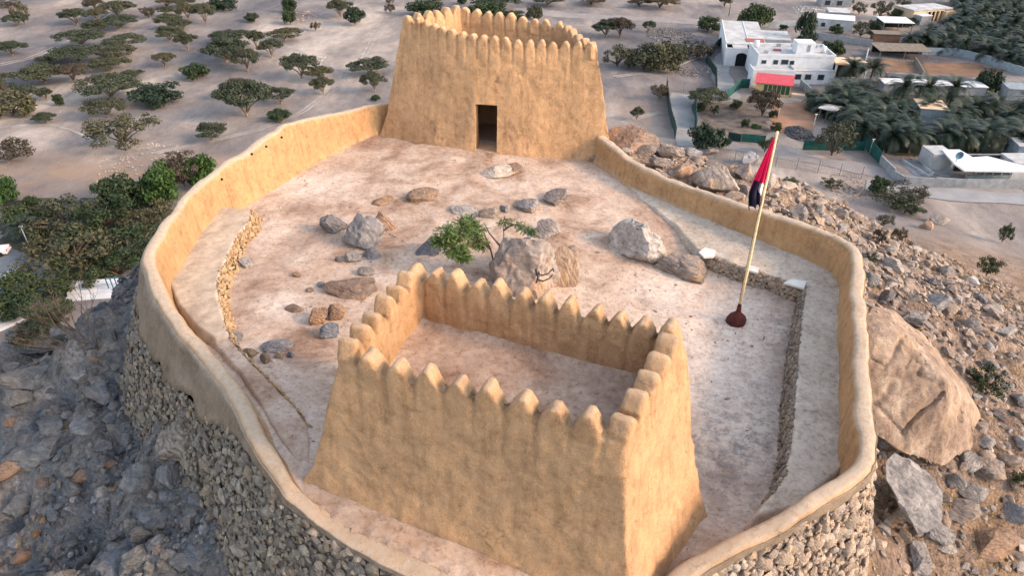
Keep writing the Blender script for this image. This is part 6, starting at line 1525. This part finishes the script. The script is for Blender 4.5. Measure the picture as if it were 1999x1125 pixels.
def wire_fence(label, line, hgt):
    h = empty('wire_fence'); tag(h, label, 'fence'); L = resample(np.array([[*phit(a, b)] for a, b in line]), 3.0); mb = MB()
    for k in range(len(L)-1):
        a, b = L[k], L[k+1]
        for z in np.linspace(.15, hgt, 7): mb.tube([(a[0], a[1], gz(a[0], a[1])+z), (b[0], b[1], gz(b[0], b[1])+z)], .014, 3, cap=False)
        for t in np.linspace(0, 1, 9)[:-1]: q = a*(1-t)+b*t; g = gz(q[0], q[1]); mb.tube([(q[0], q[1], g), (q[0], q[1], g+hgt)], .010, 3, cap=False)
    mb.build('mesh_panel', M['metal'], h)
    for a in L: m2 = MB(); g = gz(a[0], a[1]); m2.tube([(a[0], a[1], g-.2), (a[0], a[1], g+hgt+.15)], .05, 6); m2.build('post', M['metal'], h)
wire_fence('long see-through wire fence along the near side of the pale track behind the flag', [(1395, 312), (1450, 322), (1560, 338), (1680, 352)], 2.0)
wire_fence('wire fence closing the top of the grey lane', [(1302, 178), (1350, 180), (1398, 182)], 2.2)
# poles
def pole(label, px, py, hgt, rad=.1, mat='metal', arm=False, cat='pole', name='utility_pole'):
    h = empty(name); tag(h, label, cat); p = phit(px, py); mb = MB(); mb.tube([(p[0], p[1], p[2]-.3), (p[0], p[1], p[2]+hgt)], [rad, rad*.7], 8); mb.build('post', M[mat], h, True)
    mb = MB(); mb.box((p[0], p[1], p[2]+hgt+.02), (1.2 if arm else .5, .14, .14)); mb.build('crossarm' if arm else 'lamp_head', M[mat], h)
pole('thin dark utility pole on the road at the top edge, right of the far tower', 1423, 28, 9, .14, 'metal', True)
pole('slim white lamp post standing in the orange soil yard', 1518, 232, 3.4, .06, 'white', False, 'lamp post', 'garden_lamp')
pole('short white lamp post beside the small tin roofed shelter', 1586, 255, 3.0, .06, 'white', False, 'lamp post', 'garden_lamp')
pole('pale metal post at the left edge beside the dark shrubs', 64, 497, 4.0, .08, 'blueblock', False, 'post', 'metal_post')
pole('white post where the green fence meets the grove wall', 1697, 302, 2.6, .12, 'white', False, 'post', 'gate_post')
# heaps
def heap(label, px, py, rad, n, mat, s=.35, name='rubble_heap', hgt=.04):
    p = phit(px, py); r = np.random.default_rng(int(px)); a = r.uniform(0, 6.28, n); q = np.sqrt(r.random(n))*rad
    X_ = p[0]+q*np.cos(a); Y_ = p[1]+q*np.sin(a)*1.4; P = np.stack([X_, Y_, np.array([gz(c, d) for c, d in zip(X_, Y_)])+np.maximum(0, 1-q/rad)*rad*hgt], 1); o = scatter_mesh(name, P, r.uniform(.4, 1, n)*s, mat, 1, 8, None, .7, None, int(px) % 50); tag(o, label, 'heap', kind='stuff')
heap('cone of dark grey gravel in the orange soil yard', 1560, 262, 2.6, 500, 'charcoal', .35, 'gravel_heap', .55)
heap('sprawling heap of grey rubble right of the thin desert acacias', 1310, 66, 7, 420, 'scree_blue', .6)
heap('scatter of pale rubble on the far left plain near the top', 590, 32, 5, 120, 'scree', .5)
heap('line of white stones left of the big tower on the plain', 625, 118, 2.2, 60, 'rock_pale', .4)
heap('small dump of pale stones on the upper plain', 580, 58, 2.0, 50, 'rock_pale', .4)
heap('scattered white junk at the top right village', 1585, 22, 6, 80, 'white_dirty', .5)
heap('pale stones along the driveway fence', 1390, 132, 2.5, 40, 'rock_pale', .5)
heap('loose stones below the bushy grey trees behind the far tower', 1345, 140, 3.5, 80, 'scree_blue', .5)
heap('broken stones and litter at the rim of the orange dune', 270, 318, 7, 200, 'rock_pale', .25)
heap('loose blocks on the ground beyond the wire fence end', 1655, 370, 3.5, 120, 'scree', .35)
h = empty('blue_drum'); tag(h, 'bright blue drum under the palms in the near grove', 'drum'); p = phit(1828, 270); mb = MB(); mb.tube([(p[0], p[1]-3, p[2]), (p[0], p[1]-3, p[2]+.5), (p[0], p[1]-3, p[2]+1.2)], [.45, .48, .45], 12); M['drum'] = m_plain('blue_plastic', (.05, .25, .45), .4, .1, 2, 0); mb.build('drum', M['drum'], h, True)
# left side: car, white steps
h = empty('parked_car'); tag(h, 'white and red car cut by the left edge, parked on the grey road', 'car')
p = phit(4, 506); cz_ = p[2]+.08; px_, py_ = p[0]-1.6, p[1]+.6; rz = .25
def cbx(mb, x, y, z, sx_, sy_, sz_, taper=1): c_, s_ = math.cos(rz), math.sin(rz); mb.box((px_+x*c_-y*s_, py_+x*s_+y*c_, cz_+z), (sx_, sy_, sz_), rz, 0, None, taper)
mb = MB(); cbx(mb, 0, 0, .62, 4.4, 1.75, .58, .97); cbx(mb, .1, 0, .36, 4.2, 1.68, .2); ob = mb.build('body', M['carpaint'], h); bv = ob.modifiers.new('b', 'BEVEL'); bv.width = .09; bv.segments = 3
mb = MB(); cbx(mb, -.2, 0, 1.18, 2.6, 1.5, .52, .8); ob = mb.build('windows', M['glass'], h); bv = ob.modifiers.new('b', 'BEVEL'); bv.width = .05; bv.segments = 2
mb = MB(); cbx(mb, -.2, 0, 1.46, 2.0, 1.2, .06); mb.build('roof', M['carpaint'], h)
for s in (-1, 1): mb = MB(); cbx(mb, 2.15, s*.66, .75, .08, .3, .2); mb.build('tail_lamp', M['carred'], h)
for x in (-1.35, 1.35):
    for y in (-.84, .84):
        c_, s_ = math.cos(rz), math.sin(rz); a = Vector((px_+x*c_-y*s_, py_+x*s_+y*c_, cz_+.33)); n_ = Vector((-s_, c_, 0)); mb = MB(); mb.tube([a-n_*.11, a+n_*.11], .33, 14); mb.build('wheel', M['rubber'], h)
h = empty('white_terrace'); tag(h, 'white stepped concrete terraces showing behind the left shoulder of the hill', 'terrace'); f = Frame((128, 596), (240, 588)); L = f.L
for k in range(3): f.part('step', 'white', h, (0, L, k*1.1, k*1.1+1.099, 0, .3+.35*k))
f.part('railing', 'bluemetal', h, *[(L*.75+.5*k, L*.75+.5*k+.1, 1.0, 1.1, 1.0, 2.3) for k in range(5)], (L*.75, L*.75+2.2, .98, 1.12, 2.3, 2.4))
h = empty('white_terrace'); tag(h, 'long white concrete steps cut by the left edge above the slope', 'terrace'); f = Frame((-30, 672), (75, 622)); L = f.L
for k in range(3): f.part('step', 'white', h, (0, L, k*1.5, k*1.5+1.499, 0, .5+.45*k))
h = empty('pale_kerb'); tag(h, 'pale concrete roadside kerb at the left edge below the parked car', 'kerb'); f = Frame((-20, 560), (45, 530)); f.part('kerb', 'white', h, (0, f.L, 0, .8, 0, .5))
